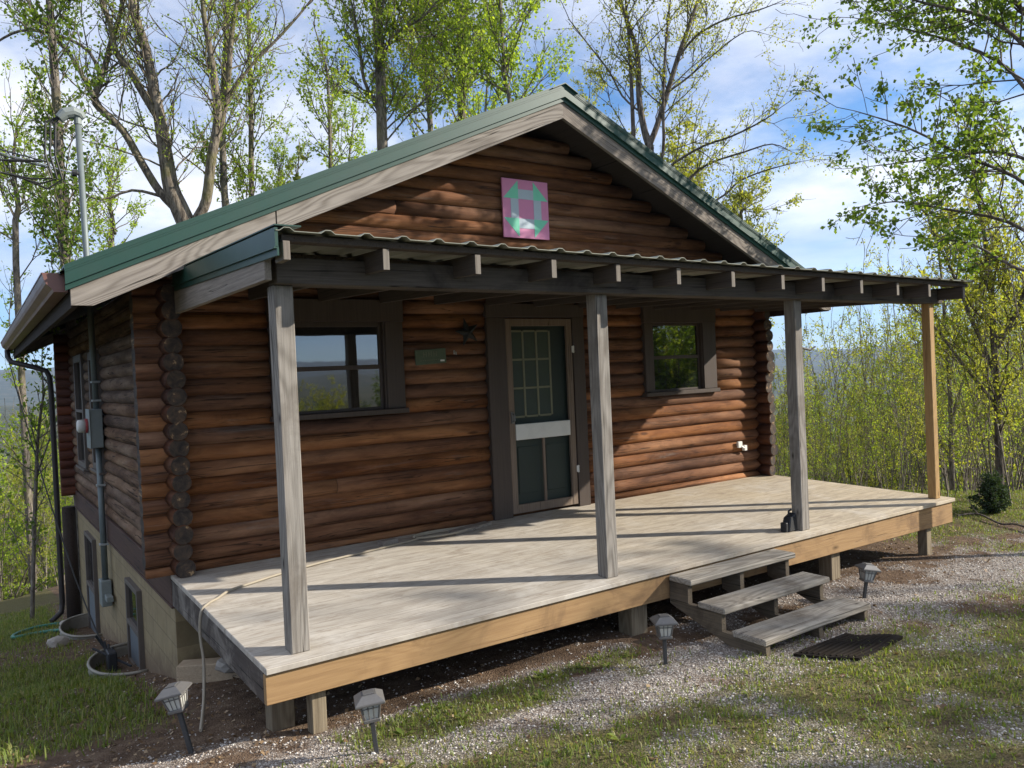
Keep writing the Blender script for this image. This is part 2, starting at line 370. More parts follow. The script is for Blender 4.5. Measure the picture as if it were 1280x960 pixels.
M['leaf_yellow'] = mat_leaf('yellow_green_spring_leaves', [(.20,.23,.04), (.29,.32,.055), (.38,.39,.08)], .6)
M['leaf_dark'] = mat_leaf('cedar_leaves', [(.028,.05,.022), (.04,.068,.028), (.055,.085,.035)], .25, .85)
M['leaf_far'] = mat_leaf('far_leaves', [(.08,.12,.025), (.13,.17,.035), (.17,.18,.06)], .4)
M['grass'] = mat_leaf('grass_blades', [(.105,.14,.035), (.155,.22,.036), (.29,.275,.115)], .4)
M['straw'] = mat_leaf('dry_leaf_litter', [(.13,.075,.04), (.22,.14,.075), (.34,.25,.15)], .1)
def mat_bark(name, a, b, moss=.0, scale=1):
    nt = NT(name); p = nt.pos()
    n = nt.noise(nt.mapping(p, (11*scale, 11*scale, 2.4*scale)), 1.6, 7, .75, .9)
    m = nt.noise(p, 1.7, 4, .6, .4)
    c = nt.ramp(n, [(.40, a), (.60, b)])
    if moss: c = nt.mix(nt.ramp(m, [(.5, 0), (.66, moss)]), c, (.16,.155,.045))
    nt.bsdf(c, .9, nt.bump(n, .7, .03), **{'Specular IOR Level': .15}); return nt.mat
M['bark'] = mat_bark('grey_brown_bark', (.06,.05,.042), (.26,.225,.185), .35)
M['bark_moss'] = mat_bark('mossy_bark', (.06,.048,.038), (.29,.245,.19), .6)
M['bark_dark'] = mat_bark('dark_bark', (.05,.042,.036), (.19,.16,.135))
M['bark_pale'] = mat_bark('pale_sapling_bark', (.10,.085,.068), (.27,.24,.20))
def mat_pebble():
    nt = NT('gravel_stones'); g = nt.n('NewGeometry').outputs['Random Per Island']
    c = nt.ramp(g, [(0, (.15,.12,.095)), (.3, (.30,.26,.225)), (.65, (.46,.42,.38)), (1, (.66,.63,.585))])
    nt.bsdf(c, .85); return nt.mat
M['pebble'] = mat_pebble()
def mat_ground():
    nt = NT('yard_ground'); p = nt.pos()
    gv = nt.n('Attribute', attribute_name='gravel').outputs['Fac']; gr = nt.n('Attribute', attribute_name='grass').outputs['Fac']; fa = nt.n('Attribute', attribute_name='far').outputs['Fac']
    n1 = nt.noise(p, 6, 6, .7); n2 = nt.noise(p, 45, 4, .7); n3 = nt.noise(p, 1.1, 4, .6)
    dirt = nt.ramp(nt.math('ADD', nt.math('MULTIPLY', n1, .6), nt.math('MULTIPLY', n2, .4)), [(.35, (.065,.042,.028)), (.52, (.14,.095,.064)), (.66, (.24,.18,.125))])
    vo = nt.n('TexVoronoi', {'Vector': p, 'Scale': 85.0, 'Randomness': 1.0})
    peb = nt.ramp(sep(nt, vo.outputs['Color'])[0], [(0, (.14,.11,.088)), (.5, (.32,.28,.245)), (1, (.53,.495,.45))])
    peb = nt.mix(nt.ramp(vo.outputs['Distance'], [(.45, 0), (.8, .8)]), peb, (.10,.075,.06))
    grs = nt.ramp(n2, [(.3, (.06,.055,.025)), (.5, (.11,.11,.04)), (.7, (.20,.17,.085))])
    def edge(a, n, w): return nt.ramp(nt.math('ADD', a, nt.math('MULTIPLY', nt.math('SUBTRACT', n, .5), w)), [(.28, 0), (.72, 1)])
    c = nt.mix(edge(gv, n1, .9), dirt, peb)
    c = nt.mix(nt.math('MULTIPLY', edge(gr, n1, 1.1), .75), c, grs)
    # far country: spring woods and fields
    f1 = nt.noise(p, .02, 6, .7); f2 = nt.noise(p, .11, 5, .75)
    far = nt.ramp(nt.math('ADD', nt.math('MULTIPLY', f1, .5), nt.math('MULTIPLY', f2, .5)), [(.38, (.025,.035,.02)), (.48, (.055,.065,.03)), (.56, (.10,.092,.055)), (.64, (.065,.08,.032))])
    c = nt.mix(fa, c, far)
    h = nt.math('ADD', nt.math('ADD', nt.math('MULTIPLY', n1, .5), nt.math('MULTIPLY', n2, .5)), nt.math('MULTIPLY', vo.outputs['Distance'], -.4))
    nt.bsdf(c, .95, nt.bump(h, .8, .025), **{'Specular IOR Level': .1}); return nt.mat
M['ground'] = mat_ground()

# ------------------------------------------------------------------ terrain
def vnoise(x, y, seed=0):
    x = np.asarray(x, float); y = np.asarray(y, float)
    xi = np.floor(x).astype(np.int64); yi = np.floor(y).astype(np.int64); fx = x-xi; fy = y-yi
    fx = fx*fx*(3-2*fx); fy = fy*fy*(3-2*fy)
    def h(a, b):
        n = (a*374761393+b*668265263+seed*1442695041) & 0x7fffffff
        n = ((n ^ (n >> 13))*1274126177) & 0x7fffffff
        return ((n ^ (n >> 16)) & 0xffff)/65535.0
    return (h(xi,yi)*(1-fx)+h(xi+1,yi)*fx)*(1-fy)+(h(xi,yi+1)*(1-fx)+h(xi+1,yi+1)*fx)*fy
def fbm(x, y, oct=4, seed=0):
    s = 0; a = .5; t = 0
    for k in range(oct): s = s+a*vnoise(x*2**k, y*2**k, seed+k*17); t += a; a *= .5
    return s/t
def sst(a, b, x): 
    t = np.clip((x-a)/(b-a), 0, 1); return t*t*(3-2*t)
CP = np.array([(.3,-2.4,-.53),(3,-2.4,-.55),(5.5,-2.4,-.59),(7.2,-2.4,-.64),(3.1,-3.4,-.505),(.4,-3,-.47),(2.5,-3.05,-.50),(4.9,-3,-.545),(3.7,-3.8,-.49),
    (0,-.1,-.85),(-.34,-2.1,-.56),(-.05,1.5,-1.22),(-.05,2.5,-1.30),(-.4,2.0,-1.30),(-.05,4.9,-1.74),(-.05,6,-1.86),(-.4,5.4,-1.80),(-.3,7.2,-2.05),(-1.2,-.6,-.80),(-1.2,.6,-.93),(-1.1,4.7,-1.66),(-1.1,6,-1.86),
    (-1.3,-6.9,-.12),(2.4,-5.2,-.33),(-1.2,-2.2,-.5),(6,-6,-.42),(7,-3.3,-.6),(10.5,-1.8,-.72),(12,-1,-.78),(8.5,1.5,-.8),(12,3,-1.15),(9,8,-1.9),(3.7,8,-2.0),(3.7,0,-.85),(7.4,3,-1.1),(-5,8,-2.4),(-6,0,-1.1),(-6,-6,-.4),(3,14,-2.9),(12,-8,-.6),(3,-12,.1),(10,14,-3.1),(-6,14,-3.2),(16,2,-1.5)], float)
def _tps():
    n = len(CP); d = np.hypot(CP[:,None,0]-CP[None,:,0], CP[:,None,1]-CP[None,:,1])
    K = d*d*np.log(d+1e-9)+np.eye(n)*.05; P = np.c_[np.ones(n), CP[:,:2]]
    A = np.block([[K, P],[P.T, np.zeros((3,3))]])
    return np.linalg.solve(A, np.r_[CP[:,2], 0,0,0])
TW = _tps()
def hz(x, y):
    x = np.asarray(x, float); y = np.asarray(y, float); sh = x.shape; x = x.ravel(); y = y.ravel()
    r = np.hypot(x-3, y)
    th = np.degrees(np.arctan2(x-CAM[0], y-CAM[1]))            # heading from the yard, 0 = along +y
    cx = np.clip(x, -9, 19); cy = np.clip(y, -13, 17)
    near = np.zeros(len(x))
    for i in range(0, len(x), 20000):
        s = slice(i, i+20000)
        d2 = (cx[s,None]-CP[None,:,0])**2+(cy[s,None]-CP[None,:,1])**2
        near[s] = (.5*d2*np.log(d2+1e-12))@TW[:-3]+TW[-3]+TW[-2]*cx[s]+TW[-1]*cy[s]
    view = sst(-70, -25, th)*(1-sst(85, 120, th))              # the yard falls away behind the cabin
    drop = -34*(1-np.exp(-np.clip(r-15, 0, None)/75.0))*view-.04*np.clip(r-12, 0, 200)*(1-view)
    D = np.hypot(x-CAM[0], y-CAM[1])
    elev = np.interp(th, [-180,-40,-8,6,20,45,58,70,90,180], [.4,.8,1.35,1.55,1.1,.9,.62,.55,.5,.4])
    ridge = (2900*np.tan(np.radians(elev))+38)*(.86+.28*fbm(th*.09+40, D*0+3.3, 4, 5))
    hill = sst(1000, 3000, D)*ridge
    mid = sst(150, 700, D)*(1-sst(900, 1500, D))*np.interp(th, [-60,-10,12,30,60], [10,26,24,8,6])
    far = drop+hill+mid+ (fbm(x*.02, y*.02, 4, 9)-.5)*10*sst(40, 200, D)+(fbm(x*.004, y*.004, 4, 2)-.5)*60*sst(400, 1500, D)
    z = near+far
    bump = (fbm(x*.9, y*.9, 3, 3)-.5)*.05+(fbm(x*5, y*5, 3, 4)-.5)*.022
    inside = sst(-.35, -.1, np.minimum(np.minimum(x, 7.5-x), np.minimum(y, 7.1-y)))
    z = z+bump*(1-.7*inside)
    return z.reshape(sh)
def gz(x, y): return float(hz(np.array([x]), np.array([y]))[0])
GP = np.array([(-3,-2.3,.25),(-1.2,-2.55,.28),(-.1,-2.75,.30),(.5,-2.98,.32),(1.2,-3.2,.30),(1.95,-3.3,.34),(2.85,-3.2,.40),(4.6,-3.25,.42),(5.7,-3.3,.42),(7,-3.3,.45),(9,-3.2,.45),(12,-3.6,.5),(16,-4.5,.5)])
def masks(x, y):
    x = np.asarray(x, float); y = np.asarray(y, float)
    cy = np.interp(x, GP[:,0], GP[:,1]); w = np.interp(x, GP[:,0], GP[:,2])
    n = fbm(x*1.7+9, y*1.7, 4, 11); n2 = fbm(x*.8, y*.8+5, 3, 12); n3 = fbm(x*4, y*4, 3, 13)
    d = np.abs(y-cy)/w
    g = (1-sst(.5, 1.5, d+(n-.5)*2.2))*(.55+.45*sst(.3, .55, n3))
    lawn = (y < cy).astype(float)
    g = np.maximum(g, lawn*sst(.42, .66, n*.6+n3*.4)*.75)                      # bare gravelly patches in the lawn
    g = np.maximum(g, .55*(1-sst(.2, 1.2, np.abs(y+2.35)))*(y < -2.0)*sst(.35, .6, n3))
    gr = lawn*sst(.28, .56, n2*.35+n3*.45+n*.2+np.clip((cy-y-w)*.2, -.2, .12))*.9
    strip = (1-sst(.16, .36, np.abs(y-(-2.80-(x-1.5)*.02))))*sst(.2, .5, x)*(1-sst(2.3, 2.9, x))*sst(.3, .5, n3*.5+n*.5)
    left = (1-sst(-.45, -.15, x))*sst(-1.7, -1.0, y+x*.15)*sst(.25, .45, n*.6+n3*.4)
    patio = (1-sst(.5, 1.3, np.hypot((x+.5)/1.0, (y-4.2)/1.4)))
    left = left*(1-.8*patio)
    right = sst(7.3, 8.3, x)*(y > cy)*sst(.36, .58, n2*.4+n3*.3+n*.3+.09*sst(-2.2, -.5, y))
    out = sst(9, 13, np.hypot(x-3, y+0))*.8
    gr = np.clip(np.maximum.reduce([gr, strip, left, right, out]), 0, 1)
    under = ((x > .0) & (x < 7.5) & (y > -2.42)).astype(float)
    gr = np.maximum(gr*(1-.6*g), strip)*(1-under); g = g*(1-under*.5)
    return g, gr
def gridline(lo, hi, step, far):
    a = list(np.arange(lo, hi+1e-6, step)); s = step; p = hi
    up = []
    while p < far: s *= 1.16; p += s; up.append(p)
    s = step; p = lo; dn = []
    while p > -far: s *= 1.16; p -= s; dn.append(p)
    return np.array(dn[::-1]+a+up)
gx = gridline(-4.0, 13.0, .075, 3800); gy = gridline(-8.0, 8.5, .075, 3800)
X, Y = np.meshgrid(gx, gy); Z = hz(X, Y)
V = np.c_[X.ravel(), Y.ravel(), Z.ravel()]
nx, ny = len(gx), len(gy)
i = (np.arange(ny-1)[:,None]*nx+np.arange(nx-1)[None,:]).ravel()
ground = np_mesh('ground', V, np.c_[i, i+1, i+nx+1, i+nx], M['ground'], smooth=True)
tag(ground, kind='structure')
gm, grm = masks(X.ravel(), Y.ravel())
for nm, arr in (('gravel', gm), ('grass', grm), ('far', sst(18, 45, np.hypot(X.ravel()-3, Y.ravel())))):
    a = ground.data.attributes.new(nm, 'FLOAT', 'POINT'); a.data.foreach_set('value', arr.astype(np.float32))

# ------------------------------------------------------------------ ground cover
rg = np.random.default_rng(5)
def visible_pts(n, dens, near_bias=True):
    """random places in the yard, kept with probability dens(x, y)"""
    xs = []; ys = []
    while sum(map(len, xs)) < n:
        m = n*3
        # more of them close to the photographer
        t = rg.random(m)**.8; d = 3.6+t*14; th = np.radians(rg.uniform(-8, 78, m))
        x = CAM[0]+np.sin(th)*d; y = CAM[1]+np.cos(th)*d
        k = rg.random(m) < dens(x, y)
        k &= ~((x > .02) & (x < 7.45) & (y > -.05) & (y < 7.1))
        xs.append(x[k]); ys.append(y[k])
    x = np.concatenate(xs)[:n]; y = np.concatenate(ys)[:n]
    return x, y
# grass
def grass_d(x, y):
    g, gr = masks(x, y); return gr*(.35+.65*sst(.35, .7, fbm(x*7, y*7, 2, 31)))
NB = 165000
x, y = visible_pts(NB, grass_d)
g0, gr0 = masks(x, y)
z = hz(x, y)
L = (.012+.036*rg.random(NB)**2)*(.75+.7*fbm(x*1.3, y*1.3, 2, 44))*np.where(x < -.2, 1.9, 1)
wd = .0028+.0022*rg.random(NB); a = rg.uniform(0, 2*np.pi, NB); lean = rg.uniform(.15, 1.0, NB)
dx, dy = np.cos(a), np.sin(a)
base = np.c_[x, y, z-.004]; side = np.c_[-dy, dx, 0*dx]*wd[:,None]
mid = base+np.c_[dx*lean*.3*L, dy*lean*.3*L, .6*L]; tip = base+np.c_[dx*lean*.9*L, dy*lean*.9*L, L*(1-.35*lean)]
Vg = np.stack([base-side, base+side, mid+side*.8, mid-side*.8, tip], 1).reshape(-1, 3)
b = np.arange(NB)*5
Fg = np.concatenate([np.c_[b, b+1, b+2], np.c_[b, b+2, b+3], np.c_[b+3, b+2, b+4]])
# broad-leaved weeds along the deck and in the lawn
NW = 150
wx, wy = visible_pts(NW, lambda x, y: masks(x, y)[1]*np.where((y > -2.95) & (x > .3) & (x < 3.2), 1, .12))
Vw = []; Fw = []; o = len(Vg)
for px, py in zip(wx, wy):
    pz = gz(px, py); sc_ = rg.uniform(.03, .075)
    for k in range(rg.integers(6, 12)):
        w = rg.uniform(0, 2*np.pi); l = sc_*rg.uniform(.6, 1.3); d = np.array([np.cos(w), np.sin(w), 0]); s = np.array([-d[1], d[0], 0])*l*.22; up = rg.uniform(.3, 1.1)
        p = np.array([px, py, pz]); Vw += [p, p+d*l*.55+s+[0,0,l*.45*up], p+d*l+[0,0,l*.5*up], p+d*l*.55-s+[0,0,l*.45*up]]
        Fw += [(o, o+1, o+2), (o, o+2, o+3)]; o += 4
grass = np_mesh('grass', np.r_[Vg, np.array(Vw)], np.r_[Fg, np.array(Fw)], M['grass']); tag(grass, 'patchy green grass and low weeds growing through the yard', 'grass', kind='stuff')
# gravel
NS = 50000
x, y = visible_pts(NS, lambda x, y: np.clip(masks(x, y)[0]*1.1, .05, 1)*(1-.6*masks(x, y)[1]))
z = hz(x, y); sz = .0035+.008*rg.random(NS)**3
oc = np.array([(1,0,0),(-1,0,0),(0,1,0),(0,-1,0),(0,0,1),(0,0,-1)], float); of = np.array([(0,2,4),(2,1,4),(1,3,4),(3,0,4),(2,0,5),(1,2,5),(3,1,5),(0,3,5)])
Vp = oc[None]*(sz[:,None,None]*rg.uniform(.6, 1.35, (NS,6,1))); ca = rg.uniform(0, 6.28, NS); tl = rg.uniform(-.6, .6, NS)
Vp[...,2] *= .7
c_, s_ = np.cos(ca)[:,None], np.sin(ca)[:,None]
vx = Vp[...,0]*c_-Vp[...,1]*s_; vy = Vp[...,0]*s_+Vp[...,1]*c_; vz = Vp[...,2]+vx*tl[:,None]*.5
Vp = np.stack([vx+x[:,None], vy+y[:,None], vz+z[:,None]+sz[:,None]*.2], -1).reshape(-1,3)
Fp = (of[None]+(np.arange(NS)*6)[:,None,None]).reshape(-1,3)
gravel = np_mesh('gravel', Vp, Fp, M['pebble']); tag(gravel, 'loose pale grey gravel along the front of the deck', 'gravel', kind='stuff')
# dead leaves
def quads(P, size, rng, flat=.5):
    n = len(P); a = rng.uniform(0, 6.283, n); tilt = rng.normal(0, flat, (n,2))
    d = np.c_[np.cos(a), np.sin(a), tilt[:,0]]; s = np.c_[-np.sin(a), np.cos(a), tilt[:,1]]
    d *= size[:,None]; s *= (size*.62)[:,None]
    V = np.stack([P-d*.5, P+s*.5, P+d*.5+np.c_[0*a, 0*a, -.15*size], P-s*.5], 1).reshape(-1,3)
    return V, np.arange(n*4).reshape(-1,4)
NL = 9000
x, y = visible_pts(NL, lambda x, y: np.clip(.22+.75*sst(4.5, 8, x)*(1-sst(-1.0, .6, y))+.5*((x < 0) & (y < 0)), 0, 1)*(1-.7*masks(x, y)[0]))
Vq, Fq = quads(np.c_[x, y, hz(x, y)+.008], rg.uniform(.015, .045, NL), rg, .35)
lit = np_mesh('fallen_leaves', Vq, Fq, M['straw']); tag(lit, 'dry brown dead leaves scattered over the dirt', 'leaves', kind='stuff')

# ------------------------------------------------------------------ THE CABIN
W, LN = 7.454, 7.1
CS = .137; LR = .0775; LC = .05                     # log course, radius, axis depth behind the wall line
cabin = empty('log_cabin', (0, 0, -.85), 'brown log cabin with green metal roof, grey front porch and tan basement wall', 'cabin')
SL = (4.339-2.351)/(W/2+.725)                      # main roof slope
def roof_z(x): return 4.339-SL*abs(x-W/2)
def log(mb, a, b, r=LR, n=14, mi=0, mc=0, wob=.006):
    a = np.array(a, float); b = np.array(b, float); k = max(2, int(np.linalg.norm(b-a)/.5)+1)
    ph = rnd.uniform(0, 6); pts = []; rr = []
    for t in np.linspace(0, 1, k):
        p = a+(b-a)*t; pts.append(p+np.array([0, wob*.6*math.sin(ph+t*7)+rnd.uniform(-.0015,.0015), wob*.5*math.sin(ph*2+t*9)])); rr.append(r*(1+.02*math.sin(ph*3+t*11)+.012*math.sin(ph+t*23)))
    mb.tube(pts, rr, n, True, mi, mc)
# front wall with openings (x0, x1, z0, z1)
OPEN = [(.90,2.09,1.20,2.21), (5.34,6.49,1.19,2.20), (3.13,4.33,-.2,2.2)]
fw = MB()
nfront = 30
for k in range(nfront):
    zc = k*CS
    lo, hi = -.205, W+.205
    if zc > 2.3:
        zt = zc+.13; half = (4.339-.06-(zc+.045))/SL
        lo, hi = max(lo, W/2-half), min(hi, W/2+half)
        if hi-lo < .25: continue
    seg = [(lo, hi)]
    for (a, b, z0, z1) in OPEN:
        if zc+LR*.55 > z0 and zc-LR*.55 < z1:
            seg = [s for (c, d) in seg for s in ((c, min(d, a)), (max(c, b), d)) if s[1]-s[0] > .02]
    for (c, d) in seg:
        if k == 0:   # bottom course: only its upper half rises above the deck
            fw.prism([(-.030, -.0), (-.020,.040), (.0,.060), (.05,.064), (.05,-.0)], 'x', c, d, 0)
        else:
            cut = []
            if d-c > 1.8 and c < 2.2 and rnd.random() < .22: cut = [rnd.uniform(c+.8, min(d, 2.8)-.5)]      # butt joint between two logs
            e = c
            for q_ in cut+[d]:
                log(fw, (e, LC, zc), (q_-(.004 if q_ != d else 0), LC, zc), mi=0, mc=1); e = q_
fw.box((.03,.045,-.2), (W-.03,.11,2.45)); fw.prism([(.2,2.44),(W-.2,2.44),(W/2,4.1)], 'y', .05, .11)
fo = fw.build('front_wall', [M['log_front'], M['endgrain']], cabin, smooth=True)
# left wall: grey weathered logs between the two corners
lw = MB()
for k in range(18):
    zc = CS*.5+k*CS
    segs = [(.03, LN-.03)]
    for (a, b, z0, z1) in ((3.62,4.30,.60,1.95), (5.20,6.0,.52,2.0)):
        if zc+.05 > z0 and zc-.05 < z1: segs = [s for (c, d) in segs for s in ((c, min(d, a)), (max(c, b), d)) if s[1]-s[0] > .02]
    for (c, d) in segs: log(lw, (LC, c, zc), (LC, d, zc))
lw.box((.045,.05,-.02), (.11,LN-.05,2.5))
lw.build('left_wall', M['log_left'], cabin, smooth=True); tag(bpy.data.objects['left_wall'], 'grey weathered log side wall')
rw = MB()
for k in range(18): log(rw, (W-LC, .03, CS*.5+k*CS), (W-LC, LN-.03, CS*.5+k*CS), n=10)
rw.build('right_wall', M['log_plain'], cabin, smooth=True)
bw = MB()
for k in range(18): log(bw, (-.205, LN-LC, .0+k*CS), (W+.205, LN-LC, k*CS), n=10)
bw.prism([(.2,2.44),(W-.2,2.44),(W/2,4.1)], 'y', LN-.11, LN-.05)
bw.build('back_wall', M['log_back'], cabin, smooth=True)
# butts of the side logs standing out at the front corners
for side in (0, 1):
    le = MB()
    for k in range(17):
        zc = CS*.5+k*CS; xc = (LC if side == 0 else W-LC)+rnd.uniform(-.008,.008); y0 = -.2+rnd.uniform(-.03,.02); r = .079+rnd.uniform(-.004,.005)
        le.tube([(xc, .03, zc), (xc, y0+.012, zc), (xc+rnd.uniform(-.003,.003), y0, zc)], [r, r, r*.93], 18, True, 0, 1)
    le.build('corner_log_ends', [M['log_end_side'], M['endgrain']], cabin, smooth=True)
# floor band and foundation
bd = MB(); bd.box((-.022,.0,-.255), (.03,LN+.02,-.004), .004); bd.box((-.03,-.02,-.275),(.05,LN+.02,-.257), .003)
bd.build('floor_band', M['band'], cabin)
fd = MB()
fd.prism([(0.0,-.0),(0.0,1.58),(.0,2.26),(.0,LN),(W,LN),(W,0)], 'z', -3.0, -.277)
fd.build('foundation', M['stucco'], cabin)
cp = MB(); cp.tube([(-.11,7.16,-2.2),(-.11,7.16,-.26)], [.10,.095], 12); cp.build('corner_prop_post', M['soffit'], cabin, smooth=True)
# basement windows
def basement_window(y0, y1, z0, z1):
    f = MB(); x = -.012
    for a, b, c, d in ((y0,y0+.05,z0,z1), (y1-.05,y1,z0,z1), (y0+.05,y1-.05,z1-.05,z1), (y0+.05,y1-.05,z0,z0+.05), (y0+.05,y1-.05,(z0+z1)/2-.025,(z0+z1)/2+.025)):
        f.box((-.05,a,c),(.01,b,d),.003)
    w = f.build('basement_window', M['casing_side'], cabin)
    g = MB(); g.box((-.02,y0+.05,(z0+z1)/2+.025),(.005,y1-.05,z1-.05)); g.build('pane', M['glass'], w)
    s = MB(); s.box((-.028,y0+.052,z0+.05),(.005,y1-.052,(z0+z1)/2-.025),.004); s.build('lower_panel', M['stuccowin'], w)
basement_window(1.56, 2.28, -1.33, -.45); basement_window(4.95, 5.85, -1.9, -.46)
# left side windows
def side_window(y0, y1, z0, z1):
    f = MB()
    for a, b, c, d in ((y0,y0+.08,z0,z1), (y1-.08,y1,z0,z1), (y0+.08,y1-.08,z1-.1,z1), (y0+.08,y1-.08,z0,z0+.07), (y0+.08,y1-.08,(z0+z1)/2-.02,(z0+z1)/2+.02)):
        f.box((-.055,a,c),(.06,b,d),.004)
    f.box((-.085,y0-.02,z0-.03),(.02,y1+.02,z0-.002),.004)
    w = f.build('side_window', M['casing_side'], cabin)
    g = MB(); g.box((-.01,y0+.08,z0+.07),(.02,y1-.08,z1-.1)); g.build('pane', M['glass'], w)
side_window(5.15, 6.05, .47, 2.02); side_window(3.58, 4.36, .55, 2.0)
# front windows
def front_window(x0, x1, z0, z1, g0, g1, gz0, gz1):
    f = MB(); yf, yb = -.062, .06
    cz = z1-.02
    f.box((x0,yf,z0+.05),(g0-.03,yb,z1-.205),.004); f.box((g1+.05,yf,z0+.05),(x1,yb,z1-.205),.004)
    f.box((x0-.01,yf-.006,z1-.203),(x1+.01,yb,z1),.004)
    f.box((x0-.02,yf-.03,z0),(x1+.02,yb,z0+.048),.005)
    w = f.build('window', M['trim_brown'], cabin)
    s = MB(); ys = -.012
    a, b = g0-.028, g1+.048; zb, zt, zm = z0+.05, z1-.205, (gz0+gz1)/2
    s.box((a,ys,zb),(g0,.05,zt),.003); s.box((g1,ys,zb),(g1+.03,.05,zt),.003); s.box((g1+.032,ys-.035,zb),(b,.05,zt),.002)
    s.box((g0,ys,gz1),(g1,.05,zt),.003); s.box((g0,ys,zb),(g1,.05,gz0),.003); s.box((g0,ys-.018,zm-.02),(g1,.05,zm+.02),.003)
    s.build('sash', M['trim_brown'], w)
    g = MB(); g.box((g0,.004,zm+.02),(g1,.02,gz1)); g.box((g0,-.004,gz0),(g1,.016,zm-.02)); g.build('pane', M['glass'], w)
    return w
front_window(.86, 2.135, 1.175, 2.25, 1.09, 1.90, 1.25, 2.0)
front_window(5.30, 6.535, 1.155, 2.235, 5.47, 6.25, 1.23, 2.0)
# door
dc = MB()
dc.box((3.09,-.062,.0),(3.318,.06,2.09),.004); dc.box((4.212,-.062,.0),(4.372,.06,2.09),.004); dc.box((3.085,-.066,2.092),(4.378,.06,2.235),.004)
dc.build('door_casing', M['trim_brown'], cabin)
sd = MB(); yo = -.05
sd.box((3.325,yo,.03),(3.40,-.018,2.078),.004); sd.box((4.13,yo,.03),(4.205,-.018,2.078),.004)
sd.box((3.40,yo,2.0),(4.13,-.018,2.078),.004); sd.box((3.40,yo,.03),(4.13,-.018,.12),.004); sd.box((3.755,yo+.008,.12),(3.785,-.02,.80),.003)
door = sd.build('screen_door', M['door_wood'], cabin)
kb = MB(); kb.box((3.402,yo-.008,.80),(4.128,-.02,.965),.004); kb.build('push_panel', M['kick'], door)
inn = MB(); inn.box((3.34,.02,.02),(4.19,.05,2.07)); 
for a, b, c, d in ((3.46,3.74,.22,.72),(3.83,4.1,.22,.72)): inn.box((a,.012,c),(b,.0205,d),.004)
inn.build('inner_door', M['darkgreen'], cabin)
lt = MB(); x0, x1, z0, z1 = 3.40, 3.93, 1.04, 1.95
for k in range(4):
    xx = x0+(x1-x0)*k/3; lt.box((xx-.012,.0,z0),(xx+.012,.0195,z1),.002)
    zz = z0+(z1-z0)*k/3
    for j in range(3): lt.box((x0+(x1-x0)*j/3+.012,.001,zz-.011),(x0+(x1-x0)*(j+1)/3-.012,.0193,zz+.011),.002)
lt.build('muntin_grid', M['lite'], bpy.data.objects['inner_door'])
lg = MB(); lg.box((x0,.008,z0),(x1,.019,z1)); lg.build('pane', M['curtain'], bpy.data.objects['inner_door'])
for zz in (.42, 1.74):
    hg = MB(); hg.box((4.192,yo-.012,zz-.035),(4.235,yo-.004-.0,zz+.035),.002); hg.tube([(4.212,yo-.014,zz-.04),(4.212,yo-.014,zz+.04)], .008, 8); hg.build('hinge', M['white'], door)
hd = MB(); hd.box((3.345,yo-.02,.98),(3.38,yo,1.10),.003); hd.tube([(3.362,yo-.02,1.0),(3.362,yo-.05,1.01),(3.362,yo-.05,1.07),(3.362,yo-.02,1.08)], .007, 8); hd.build('handle', M['lampmetal'], door)
# main roof: standing-seam style ribbed sheet with ridge cap
Y0, Y1 = -.70, 7.95
rf = MB()
def roofsheet(mb, xa, za, xb, zb, y0, y1, t, rib, rh, axis='y'):
    pass
for sgn in (-1, 1):
    xr, xe = W/2, (W/2+sgn*(W/2+.725+.03))
    ze = 4.339-SL*(abs(xe-W/2))
    prof = []; y = Y0
    while y < Y1-.001:
        prof += [(y, 0), (min(y+.19, Y1), 0), (min(y+.205, Y1), .018), (min(y+.225, Y1), .018)]; y += .24
    prof = sorted(set(prof)); n = len(prof)
    Vv = [(xr, a, 4.339+b) for a, b in prof]+[(xe, a, ze+b) for a, b in prof]+[(xr, a, 4.325+b-.004) for a, b in prof]+[(xe, a, ze-.016+b) for a, b in prof]
    Ff = [(k, k+1, n+k+1, n+k) for k in range(n-1)]+[(2*n+k+1, 2*n+k, 3*n+k, 3*n+k+1) for k in range(n-1)]+[(n+k, n+k+1, 3*n+k+1, 3*n+k) for k in range(n-1)]
    rf.add(Vv, Ff)
roof = rf.build('roof', M['greendark'], cabin)
cap = MB(); cap.prism([(W/2-.16,4.339-.16*SL+.022),(W/2,4.339+.026),(W/2+.16,4.339-.16*SL+.022),(W/2+.16,4.339-.16*SL+.03),(W/2,4.339+.036),(W/2-.16,4.339-.16*SL+.03)], 'y', Y0-.02, Y1+.02)
cap.build('ridge_cap', M['green'], roof)
so = MB()
for sgn in (-1, 1):
    xe = W/2+sgn*(W/2+.66); ze = roof_z(xe)
    so.prism([(W/2,4.339-.03),(xe,ze-.03),(xe,ze-.06),(W/2,4.339-.06)], 'y', -.618, Y1-.05)
so.build('soffit', M['soffit'], roof)
